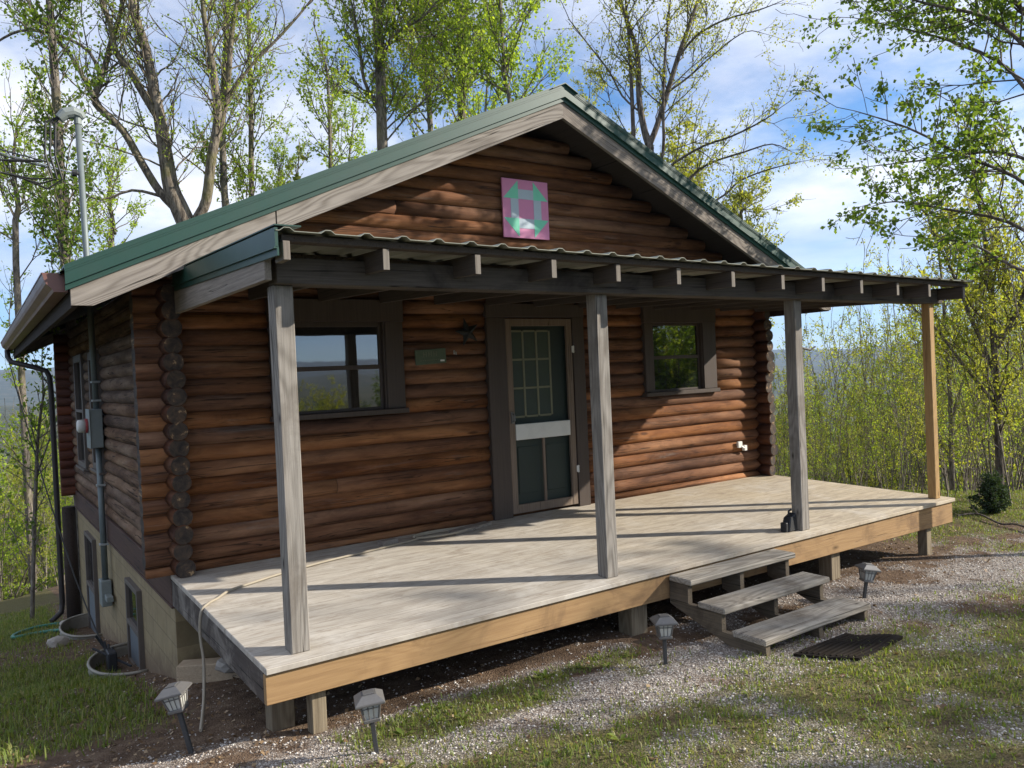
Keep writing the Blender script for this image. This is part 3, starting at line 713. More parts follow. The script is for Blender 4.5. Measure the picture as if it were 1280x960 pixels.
# rake trim (green, folded) and weathered fascia under it, both gables and both slopes
for sgn in (-1, 1):
    for fy, dy in ((-.66, -1), (Y1-.05, 1)):
        def rz(t): 
            x = W/2+sgn*t; return x, 4.339-SL*t
        T = W/2+.725
        xa, za = rz(0); xb, zb = rz(T)
        def band(mb, d0, d1, ya, yb, t0=0.0, t1=T):
            (xa, za), (xb, zb) = rz(t0), rz(t1)
            mb.prism([(xa,za-d0),(xb,zb-d0),(xb,zb-d1),(xa,za-d1)], 'y', min(ya,yb), max(ya,yb))
        tr = MB()
        band(tr, -.022, .098, fy+dy*.016, fy+dy*.036)       # upper face
        band(tr, .090, .100, fy+dy*.002, fy+dy*.045)        # folded drip edge
        band(tr, .100, .140, fy+dy*.001, fy+dy*.020)        # lower face
        band(tr, -.036, -.022, fy-dy*.16, fy+dy*.038)       # top flange
        tr.build('rake_trim', M['green'], roof)
        fb = MB()
        if sgn < 0 and dy < 0:
            ts = W/2-.768
            for t0, t1 in ((.0, ts-.006), (ts+.006, None)):
                if t1 is not None: band(fb, .128, .30, fy, fy+.04, t0, t1)
                else:
                    (xs, zs) = rz(t0)
                    fb.prism([(xs,zs-.128),(-.692,roof_z(-.692)-.128),(-.692,2.112),(-.555,2.112),(xs,zs-.30)], 'y', fy, fy+.04)
        elif dy < 0:
            xs, zs = rz(0); xe_ = W+.66; ze_ = roof_z(xe_); xc_ = W/2+(4.339-.30-2.15)/SL
            fb.prism([(xs,zs-.128),(xe_,ze_-.128),(xe_,2.15),(xc_,2.15),(xs,zs-.30)], 'y', fy, fy+.04)
        else: band(fb, .128, .30, fy-(0 if dy < 0 else .04), fy+(.04 if dy < 0 else 0), 0.0, T-.03)
        fb.build('fascia_board', M['fascia' if sgn < 0 else 'fascia_r'], roof)
# eave boards, gutter, downspout
for xe in (-.69, W+.65):
    eb = MB(); eb.box((xe,-.615,2.14 if xe > 0 else 2.10),(xe+.04,Y1-.06,2.315),.003); eb.build('eave_board', M['soffit'], roof)
gt = MB()
prof = [(-.705,2.325),(-.705,2.205),(-.79,2.205),(-.80,2.225),(-.835,2.26),(-.845,2.285),(-.855,2.325),(-.842,2.325),(-.832,2.287),(-.823,2.265),(-.79,2.235),(-.785,2.215),(-.717,2.215),(-.717,2.325)]
gt.prism(prof, 'y', -.62, Y1)
gt.prism([(-.705,2.335),(-.705,2.205),(-.79,2.205),(-.80,2.225),(-.835,2.26),(-.845,2.285),(-.857,2.335)], 'y', -.632, -.622)
gt.prism([(-.705,2.335),(-.705,2.205),(-.79,2.205),(-.80,2.225),(-.835,2.26),(-.845,2.285),(-.857,2.335)], 'y', Y1, Y1+.01)
gt.box((-.86,-.62,2.327),(-.842,Y1,2.337))
gutter = gt.build('gutter', M['gutter'], cabin)
ds = MB(); ds.tube([(-.78,7.7,2.21),(-.78,7.7,2.1),(-.74,7.62,2.02),(-.45,7.40,1.92),(-.30,7.32,1.86),(-.26,7.3,1.76),(-.25,7.3,1.5),(-.25,7.3,-1.75),(-.27,7.28,-1.9),(-.42,7.2,-2.0)], .04, 10)
ds.build('downspout', M['down'], cabin, smooth=True)

# ---- porch
DS = .0246
def dz(y): return DS*min(y, 0)
dk = MB(); yd = -2.49
dk.hexa([(-.022,yd,dz(yd)-.038),(W+.025,yd,dz(yd)-.038),(W+.025,-.0,-.038),(-.022,-.0,-.038),(-.022,yd,dz(yd)),(W+.025,yd,dz(yd)),(W+.025,-.0,0),(-.022,-.0,0)], .005)
deck = dk.build('porch_deck', M['deck'], cabin)
rm = MB(); rm.hexa([(-.02,-2.465,-.275),(W+.0,-2.465,-.325),(W+.0,-2.425,-.325),(-.02,-2.425,-.275),(-.02,-2.465,-.104),(W,-2.465,-.104),(W,-2.425,-.104),(-.02,-2.425,-.104)], .004)
o = rm.build('rim_board', M['rimx'], deck); o['label'] = 'newer yellow front rim board of the deck'
rm = MB(); rm.hexa([(-.021,-2.424,-.275),(.02,-2.424,-.275),(.02,-.02,-.25),(-.021,-.02,-.25),(-.021,-2.424,-.10),(.02,-2.424,-.10),(.02,-.02,-.042),(-.021,-.02,-.042)], .004)
o = rm.build('rim_board', M['rimdark'], deck); o['label'] = 'dark peeling side rim board of the deck'
rm = MB(); rm.hexa([(W-.04,-2.424,-.325),(W,-2.424,-.325),(W,-.02,-.25),(W-.04,-.02,-.25),(W-.04,-2.424,-.10),(W,-2.424,-.10),(W,-.02,-.042),(W-.04,-.02,-.042)], .004)
rm.build('rim_board', M['greyy'], deck)
jo = MB()
for k in range(1, 18):
    x = k*W/18; jo.box((x-.019,-2.42,-.27),(x+.019,-.03,-.108))
jo.build('deck_joists', M['soffit'], deck)
# posts (front-left corner traced: near corners at these x)
def post(x0, x1, y0, y1, z0, z1, mat, label=None, lean=(0,0)):
    p = MB(); lx, ly = lean
    p.hexa([(x0,y0,z0),(x1,y0,z0),(x1,y1,z0),(x0,y1,z0),(x0+lx,y0+ly,z1),(x1+lx,y0+ly,z1),(x1+lx,y1+ly,z1),(x0+lx,y1+ly,z1)], .006)
    o = p.build('porch_post', mat, cabin)
    if label: o['label'] = label
    return o
z0 = dz(-2.36)
post(.165, .278, -2.372, -2.252, z0, 2.075, M['post'], 'grey weathered post at the left end of the porch', (-.004,-.01))
post(2.565, 2.678, -2.385, -2.272, z0, 2.075, M['post'], 'grey weathered post before the door')
post(4.938, 5.05, -2.38, -2.268, z0, 2.075, M['post'], 'grey weathered post behind the steps')
post(7.262, 7.352, -2.395, -2.305, z0, 2.075, M['newpost'], 'newer yellow post at the right end of the porch')
sp = [(.258,.348,-2.40,-2.31), (.10,.24,-2.15,-2.02), (2.78,2.94,-2.40,-2.24), (5.33,5.47,-2.40,-2.26), (7.03,7.13,-2.40,-2.30), (1.5,1.64,-1.4,-1.26), (5.9,6.04,-1.5,-1.36)]
for a, b, c, d in sp:
    p = MB(); g = gz((a+b)/2, (c+d)/2); p.box((a,c,g-.15),(b,d,-.26),.005); p.build('deck_support', M['support'], deck)
sb = MB(); sb.box((5.48,-1.62,-.46),(7.2,-1.56,-.29),.004); sb.build('support_beam', M['support'], deck)
# beam
bm_ = MB(); bm_.hexa([(.16,-2.445,2.075),(W+.0,-2.445,2.055),(W+.0,-2.29,2.055),(.16,-2.29,2.075),(.16,-2.445,2.225),(W,-2.445,2.205),(W,-2.29,2.205),(.16,-2.29,2.225)], .005)
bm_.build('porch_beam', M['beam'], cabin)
def prz(y, x=0): return 2.318+.035*(y+2.75)-.0085*x           # top of the porch sheet
RX = [.72, 1.335, 1.93, 2.52, 3.12, 3.72, 4.34, 4.90, 5.49, 6.12, 6.68, 7.36]
for x in RX:
    r = MB(); ya, yb = -2.70+rnd.uniform(-.015,.01), -.04
    ta, tb = prz(ya, x)-.052, prz(yb, x)-.052
    r.hexa([(x-.02,ya,ta-.125),(x+.02,ya,ta-.125),(x+.02,yb,tb-.125),(x-.02,yb,tb-.125),(x-.02,ya,ta),(x+.02,ya,ta),(x+.02,yb,tb),(x-.02,yb,tb)], .003)
    # weathered pale end
    r.box((x-.019,ya-.004,ta-.122),(x+.019,ya-.0005,ta-.003), 0, 1)
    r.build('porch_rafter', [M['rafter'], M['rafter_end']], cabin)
rk = MB(); ya, yb = -2.5, -.1
rk.hexa([(.075,ya,2.085),(.115,ya,2.085),(.115,yb,2.10),(.075,yb,2.10),(.075,ya,prz(ya)-.045),(.115,ya,prz(ya)-.045),(.115,yb,prz(yb)-.045),(.075,yb,prz(yb)-.045)], .003)
rk.build('porch_rake_board', M['greyy'], cabin)
rb2 = MB(); rb2.box((.105,-2.735,2.165),(.145,-2.60,2.268),.003); rb2.build('porch_rake_end', M['rafter_end'], cabin)
for yp in (-2.66, -1.9, -1.2, -.5):
    p = MB(); zt = prz(yp)-.006
    p.hexa([(.11,yp-.045,zt-.044),(W+.02,yp-.045,zt-.044-.0635),(W+.02,yp+.045,zt-.044-.0635),(.11,yp+.045,zt-.044),(.11,yp-.045,zt-.008),(W+.02,yp-.045,zt-.008-.0635),(W+.02,yp+.045,zt-.008-.0635),(.11,yp+.045,zt-.008)], .002)
    p.build('porch_purlin', M['rafter'], cabin)
pr = MB(); prof = []; x = .06
while x < W+.14:
    prof += [(x,0),(x+.02,0),(x+.045,.018),(x+.075,.018),(x+.10,0)]; x += .229
n = len(prof); ya, yb = -2.77, .0
Vv = [(a, ya, prz(ya,a)+b) for a, b in prof]+[(a, yb, prz(yb,a)+b) for a, b in prof]+[(a, ya, prz(ya,a)+b-.004) for a, b in prof]+[(a, yb, prz(yb,a)+b-.004) for a, b in prof]
pr.add(Vv, [(k,k+1,n+k+1,n+k) for k in range(n-1)]+[(2*n+k+1,2*n+k,3*n+k,3*n+k+1) for k in range(n-1)]+[(k+1,k,2*n+k,2*n+k+1) for k in range(n-1)])
pr.build('porch_roof', M['corrug'], cabin)
pt = MB()
def pband(x0, x1, d0, d1, ya, yb):
    pt.hexa([(x0,ya,prz(ya)-d1),(x1,ya,prz(ya)-d1),(x1,yb,prz(yb)-d1),(x0,yb,prz(yb)-d1),(x0,ya,prz(ya)-d0),(x1,ya,prz(ya)-d0),(x1,yb,prz(yb)-d0),(x0,yb,prz(yb)-d0)])
pband(.055,.072,-.012,.09,-2.765,-.25); pband(.048,.074,.088,.098,-2.765,-.25); pband(.064,.0745,.098,.135,-2.765,-.25); pband(.055,.2,-.03,-.023,-2.765,-.25)
pt.build('porch_rake_trim', M['green'], cabin); bpy.data.objects['porch_rake_trim']['label'] = 'green folded edge trim on the left side of the porch roof'
tw = MB(); tw.tube([(5.05,-2.37,1.62),(5.13,-2.40,1.60),(5.18,-2.42,1.63)], [.012,.011,.008], 6); tw.build('wooden_peg', M['post'], cabin)

# ------------------------------------------------------------------ things hung on and standing about the cabin
# quilt square
q0x, q1x, q0z, q1z, yq = 3.348, 3.94, 2.925, 3.54, -.075
qs = empty('quilt_square', (q0x, yq, q0z), 'square painted barn quilt in pink and mint hung on the gable', 'wall art')
b = MB(); b.box((q0x,yq,q0z),(q1x,yq+.02,q1z),.002); b.build('board', M['pink'], qs)
g = (q1x-q0x)/3; h = (q1z-q0z)/3
lv = MB()
def tri(pts): mt = MB(); mt.prism([(q0x+a*g, q0z+c*h) for a, c in pts], 'y', yq-.003, yq-.0005); mt.build('mint_triangle', M['mint'], qs)
tri([(0.04,2),(1,2),(1,2.94)]); tri([(2,2),(2.96,2),(2,2.94)]); tri([(.04,1),(1,.06),(1,1)]); tri([(2,1),(2,.06),(2.96,1)])
for a, c, d, e in ((1,2,2,2.5),(1,.5,2,1),(.5,1,1,2),(2,1,2.5,2)): lv.box((q0x+a*g,yq-.003,q0z+c*h),(q0x+d*g,yq-.0005,q0z+e*h))
lv.build('grey_bars', M['lav'], qs)
# plaque
pq = empty('name_plaque', (2.262,-.06,1.63), 'small faded green plaque hung between the left window and the door', 'sign', rz=0)
b = MB(); b.hexa([(2.262,-.062,1.622),(2.60,-.062,1.640),(2.60,-.045,1.640),(2.262,-.045,1.622),(2.256,-.062,1.768),(2.594,-.062,1.786),(2.594,-.045,1.786),(2.256,-.045,1.768)],.003); b.build('board', M['plaque'], pq)
b = MB()
for k in range(6):
    xx = 2.345+k*.028; b.box((xx,-.0645,1.70+k*.0015),(xx+.007,-.0625,1.748+k*.0015))
    if k % 2 == 0: b.box((xx+.008,-.0645,1.722+k*.0015),(xx+.02,-.0625,1.729+k*.0015))
for k in range(9): b.box((2.31+k*.024,-.0645,1.662+k*.0013),(2.325+k*.024,-.0625,1.668+k*.0013))
b.build('lettering', M['lite'], pq)
b = MB(); b.box((2.53,-.0645,1.655),(2.578,-.0625,1.672),.001); b.build('worn_spot', M['white'], pq)
# dark iron ornament left of the door
io = MB(); cx, cz, yy = 2.86, 1.94, -.075
star = []
for k in range(10):
    w = math.pi/2+k*math.pi/5+.25; r = .15 if k % 2 == 0 else .06; star.append((cx+r*math.cos(w), cz+r*math.sin(w)))
V_ = [(a, yy+.02, c) for a, c in star]+[(cx, yy-.025, cz)]; io.add(V_, [(k, (k+1)%10, 10) for k in range(10)]+[tuple(range(9,-1,-1))])
tag(io.build('iron_star', M['iron']), 'black iron star hung on the logs left of the door casing', 'wall art')
hk = MB(); hk.tube([(2.705,-.04,1.745),(2.705,-.075,1.74),(2.705,-.08,1.715)], .007, 6); hk.box((2.697,-.045,1.72),(2.713,-.036,1.76),.002); tag(hk.build('wall_hook', M['steel']), 'tiny metal hook in the log right of the green plaque', 'hook')
# outlet
ol = empty('wall_outlet', (6.90,-.05,.44), 'white outlet box low on the logs at the right end of the porch', 'outlet')
b = MB(); b.box((6.885,-.065,.405),(6.965,-.03,.485),.004); b.build('box', M['white'], ol)
b = MB(); b.box((6.99,-.075,.36),(7.045,-.03,.43),.004); b.tube([(6.95,-.06,.42),(6.98,-.07,.40),(7.0,-.07,.395)], .012, 6); b.build('cover_flap', M['white'], ol)
# electric service on the left wall
es = empty('electric_service', (-.06,3.6,-.75), 'grey electric meter, conduit and tall service mast on the left wall', 'electric meter')
b = MB(); b.tube([(-.07,3.6,1.30),(-.085,3.6,2.6),(-.11,3.6,4.68)], .034, 12); b.build('mast', M['conduit'], es, smooth=True)
b = MB(); b.tube([(-.07,3.6,-.72),(-.07,3.6,.86)], .034, 12); b.build('conduit', M['conduit'], es, smooth=True)
b = MB(); b.box((-.17,3.43,.85),(-.03,3.75,1.30),.008); b.box((-.172,3.42,.845),(-.160,3.76,1.305),.003); b.build('meter_box', M['meterbox'], es)
b = MB(); b.tube([(-.165,3.6,1.11),(-.20,3.6,1.11)], .085, 18); b.build('meter_ring', M['red'], es, smooth=True)
b = MB(); b.tube([(-.20,3.6,1.11),(-.27,3.6,1.11),(-.285,3.6,1.11)], [.078,.075,.05], 18); b.build('meter_glass', M['white'], es, smooth=True)
b = MB(); b.box((-.13,3.5,-1.02),(-.02,3.72,-.72),.006); b.box((-.10,3.30,-.93),(-.03,3.5,-.87),.004); b.build('junction_box', M['meterbox'], es)
b = MB()
for zz in (1.40, 1.62, -.3, .4): b.box((-.115,3.555,zz-.012),(-.02,3.645,zz+.012),.002)
b.build('strap', M['steel'], es)
b = MB(); b.tube([(-.11,3.6,4.64),(-.11,3.6,4.71)], .042, 12); b.tube([(-.05,3.6,4.715),(-.08,3.6,4.755),(-.15,3.6,4.775),(-.24,3.6,4.745),(-.30,3.6,4.68)], [.035,.062,.072,.068,.05], 12); b.build('weatherhead', M['meterbox'], es)
b = MB(); b.tube([(-.115,3.6,4.06),(-.17,3.58,4.06)], .02, 8); b.tube([(-.20,3.58,4.06),(-.15,3.58,4.06)], .04, 10); b.build('insulator', M['black'], es)
# service drop: three lines coming in from the left to the weatherhead
sdp = empty('service_drop', (-.3,3.6,4.4), 'twisted overhead power lines running in from the left to the mast', 'power line')
def sag(p, q, s, n=14): return [np.array(p)+(np.array(q)-np.array(p))*t-np.array([0,0,s*4*t*(1-t)]) for t in np.linspace(0,1,n)]
far_end = np.array(at(-420, 20, 30.0))
b = MB(); b.tube(sag((-.2,3.58,4.06), far_end, .3), .008, 5); b.build('messenger_wire', M['alwire'], sdp)
b = MB()
for k, o_ in enumerate(((0,.0,.03),(0,.02,-.03))):
    ps = sag(np.array([-.45,3.62,4.14])+o_, far_end+o_, .32); b.tube(ps, .009, 5)
for k in range(3):
    dx_ = .05*k
    b.tube([(-.26+dx_*.5,3.6,4.76),(-.34-dx_,3.6,4.62),(-.36-dx_,3.6,4.25),(-.30-dx_,3.6,3.98),(-.45-dx_*1.5,3.62,3.86+.05*k),(-.8-dx_,3.63,4.0),(-.82-dx_,3.63,4.14),(-.5-dx_,3.62,4.17)], .012, 6)
b.build('drip_loop', M['wire'], sdp)
# thin antenna lead from the gutter down to the near window well
aw = MB(); P0, P1, P2 = np.array((-.80,7.6,2.18)), np.array((-.42,3.2,-.55)), np.array((-.25,2.0,-1.22))
aw.tube([P0+(P1-P0)*t+np.array((0,0,-.12*math.sin(math.pi*t))) for t in np.linspace(0,1,9)]+[P1+(P2-P1)*t+np.array((0,0,-.03*math.sin(math.pi*t))) for t in np.linspace(.1,1,6)], .008, 5)
tag(aw.build('antenna_wire', M['wire']), 'thin black wire hanging from the gutter end down to the window well', 'wire')
# window wells
def well(y0, y1, zr, dep, label):
    t = empty('window_well', (-.1,(y0+y1)/2,zr-.3), label, 'window well', 'window wells along the basement wall')
    yc, ry = (y0+y1)/2, (y1-y0)/2
    m = MB(); N = 22; H = 14; V_ = []
    for j in range(H+1):
        zz = zr-.5*j/H; c = .012*math.cos(j*math.pi)
        for k in range(N+1):
            w = math.pi*k/N; V_.append((-(dep+c)*math.sin(w)**.8-.005, yc-(ry+c)*math.cos(w), zz))
    F_ = [(j*(N+1)+k, j*(N+1)+k+1, (j+1)*(N+1)+k+1, (j+1)*(N+1)+k) for j in range(H) for k in range(N)]
    m.add(V_, F_); m.build('corrugated_wall', M['wellsteel'], t, smooth=True)
    r = MB(); r.tube([(-(dep+.006)*math.sin(math.pi*k/N)**.8-.005, yc-(ry+.006)*math.cos(math.pi*k/N), zr) for k in range(N+1)], .016, 6); r.build('rim', M['wellsteel'], t, smooth=True)
    f = MB(); f.prism([(-(dep-.03)*math.sin(math.pi*k/N)**.8-.002, yc-(ry-.03)*math.cos(math.pi*k/N)) for k in range(N+1)], 'z', zr-.5, zr-.30); f.build('floor_gravel', M['soffit'], t)
well(1.42, 2.44, -1.19, .44, 'corrugated half-round window well nearest the porch, black rods in it')
well(4.80, 6.0, -1.68, .42, 'corrugated half-round window well farther back by the downspout')
rd = MB()
for k in range(5): rd.tube([(-.30+.05*k,1.85+.1*k,-1.45),(-.22-.03*k,2.05+.06*k,-1.08+.02*k)], .012, 5)
rd.tube([(-.38,2.2,-1.10),(-.1,1.75,-1.22)], .012, 5); rd.box((-.28,1.9,-1.3),(-.2,2.1,-1.1),.01)
tag(rd.build('bundle_of_rods', M['black']), 'black rods leaning in the window well nearest the porch', 'rods')
# hose by the back corner, stones
hs = MB(); pts = []
for k in range(26):
    t = k/25; x_ = -.3-.75*math.sin(t*3.1)*(1-.25*t); y_ = 6.9-1.1*t+.18*math.sin(t*9); pts.append((x_, y_, gz(x_, y_)+.03))
hs.tube(pts, .022, 8)
tag(hs.build('garden_hose', M['hose'], smooth=True), 'teal garden hose lying on the ground below the downspout', 'hose')
def stone(name, x, y, sx, sy, sz, label, rz_=0, sink=.3, group=None, mat='stone'):
    import bmesh
    bm = bmesh.new(); bmesh.ops.create_icosphere(bm, subdivisions=2, radius=1)
    rr = random.Random(int(x*100+y*977))
    for v in bm.verts:
        f = max(abs(v.co.x), abs(v.co.y), abs(v.co.z)); v.co = v.co*(.55+.45/f)*(1+rr.uniform(-.08,.08)); v.co.x *= sx; v.co.y *= sy; v.co.z *= sz
    me = bpy.data.meshes.new(name); bm.to_mesh(me); bm.free(); me.materials.append(M[mat])
    o = bpy.data.objects.new(name, me); col.objects.link(o); o.location = (x, y, gz(x,y)+sz*(1-sink)); o.rotation_euler = (.1,.15,rz_)
    return tag(o, label, 'stone', group)
stone('concrete_block', -.52, 4.55, .13, .10, .07, 'pale broken block lying in front of the far window well', .5)
stone('flat_stone', -.16, 6.55, .20, .13, .05, 'flat pale slab at the foot of the downspout', .3)
stone('loose_rock', .32, -.42, .13, .09, .06, 'flat tan rock resting on the timber under the deck', .4, -.9)
# timber at the foundation corner
tb = MB(); g = gz(.3,-.5); a = np.array((-.02,-.16,g+.04)); b_ = np.array((1.25,-.95,g+.06)); d = (b_-a)/np.linalg.norm(b_-a); s_ = np.cross(d,(0,0,1))*.075; u_ = np.array((0,0,.075))
tb.hexa([a-s_-u_, b_-s_-u_, b_+s_-u_, a+s_-u_, a-s_+u_, b_-s_+u_, b_+s_+u_, a+s_+u_], .008)
tag(tb.build('landscape_timber', M['timber']), 'pale square timber lying under the left end of the deck', 'timber')
# steps
st = empty('wooden_steps', (3.72,-2.9,-.5), 'three weathered open wooden steps up to the front of the deck', 'steps')
for (xa, xb, ya, yb, zt) in ((3.11,4.39,-2.70,-2.475,-.112), (3.095,4.37,-3.03,-2.775,-.252), (3.08,4.35,-3.39,-3.105,-.385)):
    t = MB(); m_ = (ya+yb)/2
    t.hexa([(xa,ya,zt-.045),(xb,ya,zt-.045),(xb,yb,zt-.045),(xa,yb,zt-.045),(xa,ya,zt),(xb,ya,zt),(xb,yb,zt),(xa,yb,zt)], .008)
    t.build('tread', M['step'], st)
for xa in (3.12, 3.72, 4.30):
    s = MB()
    poly = [(-2.47,-.16),(-2.66,-.159),(-2.66,-.30),(-2.98,-.299),(-2.98,-.432),(-3.36,-.431),(-3.37,-.56),(-3.16,-.56),(-2.47,-.33)]
    s.prism(poly, 'x', xa, xa+.045); s.build('stringer', M['stringer'], st)
# mat
mm = MB(); c4 = [np.array(p) for p in ((3.27,-3.47,0),(3.44,-3.85,0),(4.06,-3.80,0),(3.90,-3.46,0))]
def mp(u, v):
    p = (c4[0]*(1-u)+c4[3]*u)*(1-v)+(c4[1]*(1-u)+c4[2]*u)*v; p[2] = gz(p[0], p[1])+.02+.012*math.sin(u*5)*math.sin(v*6); return p
N = 22
V_ = [mp(i/N, j/N) for j in range(N+1) for i in range(N+1)]; V2 = [p-np.array((0,0,.03)) for p in V_]; n2 = (N+1)**2
F_ = [(j*(N+1)+i, j*(N+1)+i+1, (j+1)*(N+1)+i+1, (j+1)*(N+1)+i) for j in range(N) for i in range(N)]
mm.add(V_+V2, F_+[tuple(n2+k for k in reversed(f)) for f in F_]+[(i, n2+i, n2+i+1, i+1) for i in range(N)]+[(N*(N+1)+i+1, N*(N+1)+n2+i+1, N*(N+1)+n2+i, N*(N+1)+i) for i in range(N)]+[((j+1)*(N+1), (j+1)*(N+1)+n2, j*(N+1)+n2, j*(N+1)) for j in range(N)]+[(j*(N+1)+N, j*(N+1)+N+n2, (j+1)*(N+1)+N+n2, (j+1)*(N+1)+N) for j in range(N)])
for j in range(2, N, 2): mm.tube([mp(i/N, j/N)+np.array((0,0,.004)) for i in range(1, N)], .007, 4)
tag(mm.build('door_mat', M['mat']), 'dark muddy ribbed mat lying on the gravel before the steps', 'mat')
# solar path lamps
def lamp(x, y, hgt, tilt, yaw, label, sc_=1.0):
    g = gz(x, y)
    t = empty('path_lamp', (x, y, g), label, 'path lamp', 'solar path lamps along the deck')
    L = []
    hb = hgt-.155
    p = MB(); p.box((x-.012,y-.012,g-.06),(x+.012,y+.012,g+hb),.002); p.build('stake', M['lampdark'], t)
    p = MB(); p.box((x-.045,y-.045,g+hb),(x+.045,y+.045,g+hb+.02),.004)
    for sx in (-1,1):
        for sy in (-1,1): p.tube([(x+sx*.036,y+sy*.036,g+hb+.018),(x+sx*.052,y+sy*.052,g+hb+.105)], .006, 6)
    for sx, sy in ((1,0),(-1,0),(0,1),(0,-1)):
        for q in (-.012,.012): p.tube([(x+sx*.038+abs(sy)*q,y+sy*.038+abs(sx)*q,g+hb+.018),(x+sx*.052+abs(sy)*q*1.2,y+sy*.052+abs(sx)*q*1.2,g+hb+.105)], .0025, 4)
        p.tube([(x+sx*.048-abs(sy)*.045,y+sy*.048-abs(sx)*.045,g+hb+.08),(x+sx*.048+abs(sy)*.045,y+sy*.048+abs(sx)*.045,g+hb+.08)], .0025, 4)
    p.build('cage', M['lampmetal'], t)
    p = MB(); b0, b1 = .034, .047
    p.hexa([(x-b0,y-b0,g+hb+.02),(x+b0,y-b0,g+hb+.02),(x+b0,y+b0,g+hb+.02),(x-b0,y+b0,g+hb+.02),(x-b1,y-b1,g+hb+.104),(x+b1,y-b1,g+hb+.104),(x+b1,y+b1,g+hb+.104),(x-b1,y+b1,g+hb+.104)]); p.build('glass', M['lampglass'], t)
    p = MB(); b0, b1 = .078, .038
    p.box((x-b0,y-b0,g+hb+.103),(x+b0,y+b0,g+hb+.115),.002)
    p.hexa([(x-b0,y-b0,g+hb+.1155),(x+b0,y-b0,g+hb+.1155),(x+b0,y+b0,g+hb+.1155),(x-b0,y+b0,g+hb+.1155),(x-b1,y-b1,g+hb+.148),(x+b1,y-b1,g+hb+.148),(x+b1,y+b1,g+hb+.148),(x-b1,y+b1,g+hb+.148)],.002)
    p.box((x-.03,y-.03,g+hb+.148),(x+.03,y+.03,g+hb+.153),.001); p.build('cap', M['lampmetal'], t)
    t.rotation_euler = (tilt[0], tilt[1], yaw)
    return t
def lean(u_amount, away=0.0):
    """tilt sideways as seen from the photographer"""
    th = 34.5*math.pi/180; return (math.sin(th)*0-away, u_amount)
lamp(-.355, -2.13, .41, (.02, -.22), R(-34), 'path lamp tilted left at the left corner of the deck')
lamp(.40, -2.97, .335, (.02, -.09), R(-20), 'path lamp in the grass strip before the left deck support')
lamp(2.50, -3.02, .335, (0, .0), R(-30), 'upright path lamp left of the wooden steps')
lamp(4.93, -2.97, .30, (0, .17), R(-30), 'path lamp tilted right on the gravel right of the steps')
# beige cord over the deck
cdm = MB()
pts = [(2.35,-.32),(2.2,-.26),(1.9,-.34),(1.5,-.42),(1.1,-.5),(.7,-.62),(.42,-.74),(.22,-.84),(.10,-.98),(.02,-1.06)]
P3 = [np.array((a, b, dz(b)+.014)) for a, b in pts]+[np.array((-.04,-1.10,-.05)), np.array((-.055,-1.10,-.2)), np.array((-.05,-1.14,-.36)), np.array((-.07,-1.22,-.48)), np.array((-.12,-1.40,-.58)), np.array((-.22,-1.75,-.60))]
def smooth_pts(P, n=4):
    out = []
    for i in range(len(P)-1):
        p0, p1, p2, p3 = P[max(i-1,0)], P[i], P[i+1], P[min(i+2, len(P)-1)]
        for k in range(n):
            t = k/n; out.append(.5*((2*p1)+(-p0+p2)*t+(2*p0-5*p1+4*p2-p3)*t*t+(-p0+3*p1-3*p2+p3)*t**3))
    return out+[P[-1]]
cdm.tube(smooth_pts(P3), .010, 8)
loop = [np.array((2.35+.26*math.cos(w)*(1+.1*w/6), -.26+.10*math.sin(w), dz(-.3)+.014+.006*w/3)) for w in np.linspace(.4, 9.5, 28)]
cdm.tube(smooth_pts(loop, 2), .012, 6)
tag(cdm.build('beige_cord', M['cable'], smooth=True), 'beige cord coiled by the wall and trailing off the left deck edge', 'cord')
bd_ = MB(); bd_.hexa([(2.45,-.36,dz(-.36)+.002),(2.95,-.22,dz(-.22)+.002),(2.92,-.12,.002),(2.42,-.26,.002),(2.45,-.36,.03),(2.95,-.22,.03),(2.92,-.12,.03),(2.42,-.26,.03)],.004)
tag(bd_.build('loose_board', M['greyx']), 'short grey board lying on the deck beside the coiled cord', 'board')
bl = MB(); bl.hexa([(1.72,-.30,dz(-.3)),(1.9,-.27,dz(-.27)),(1.88,-.15,dz(-.15)),(1.70,-.18,dz(-.18)),(1.74,-.29,.035),(1.88,-.265,.04),(1.87,-.17,.035),(1.72,-.19,.03)],.005)
tag(bl.build('wood_scrap', M['greyy']), 'small grey wood scrap on the deck left of the coiled cord', 'wood scrap')
# small black box by the third post
sb_ = empty('black_box', (4.86,-2.30,-.056), 'small black box on the deck against the post behind the steps', 'box')
b = MB(); b.hexa([(4.80,-2.34,-.056),(4.925,-2.34,-.056),(4.925,-2.24,-.056),(4.80,-2.24,-.056),(4.84,-2.33,.07),(4.925,-2.33,.11),(4.925,-2.25,.11),(4.84,-2.25,.07)],.01); b.build('body', M['black'], sb_)
b = MB(); b.box((4.775,-2.325,-.055),(4.81,-2.26,.03),.006); b.tube([(4.865,-2.29,.085),(4.868,-2.29,.125),(4.90,-2.29,.135)], .010, 6); b.build('handle', M['black'], sb_)
# branch on the ground at the right
bs = MB(); p = [at(1196,629,12.0), at(1222,631,12.1), at(1250,627,11.6), at(1270,632,11.5), at(1310,630,11.0)]
p = [np.array((a[0], a[1], gz(a[0],a[1])+.03+.02*(k%2))) for k, a in enumerate(p)]
bs.tube(smooth_pts(p), .013, 6); bs.tube(smooth_pts([p[1], p[1]+np.array((.3,.25,.12)), p[1]+np.array((.7,.3,.16))]), .007, 5)
tag(bs.build('fallen_branch', M['bark_dark']), 'dark fallen branch lying on the grass beyond the right end of the deck', 'branch')

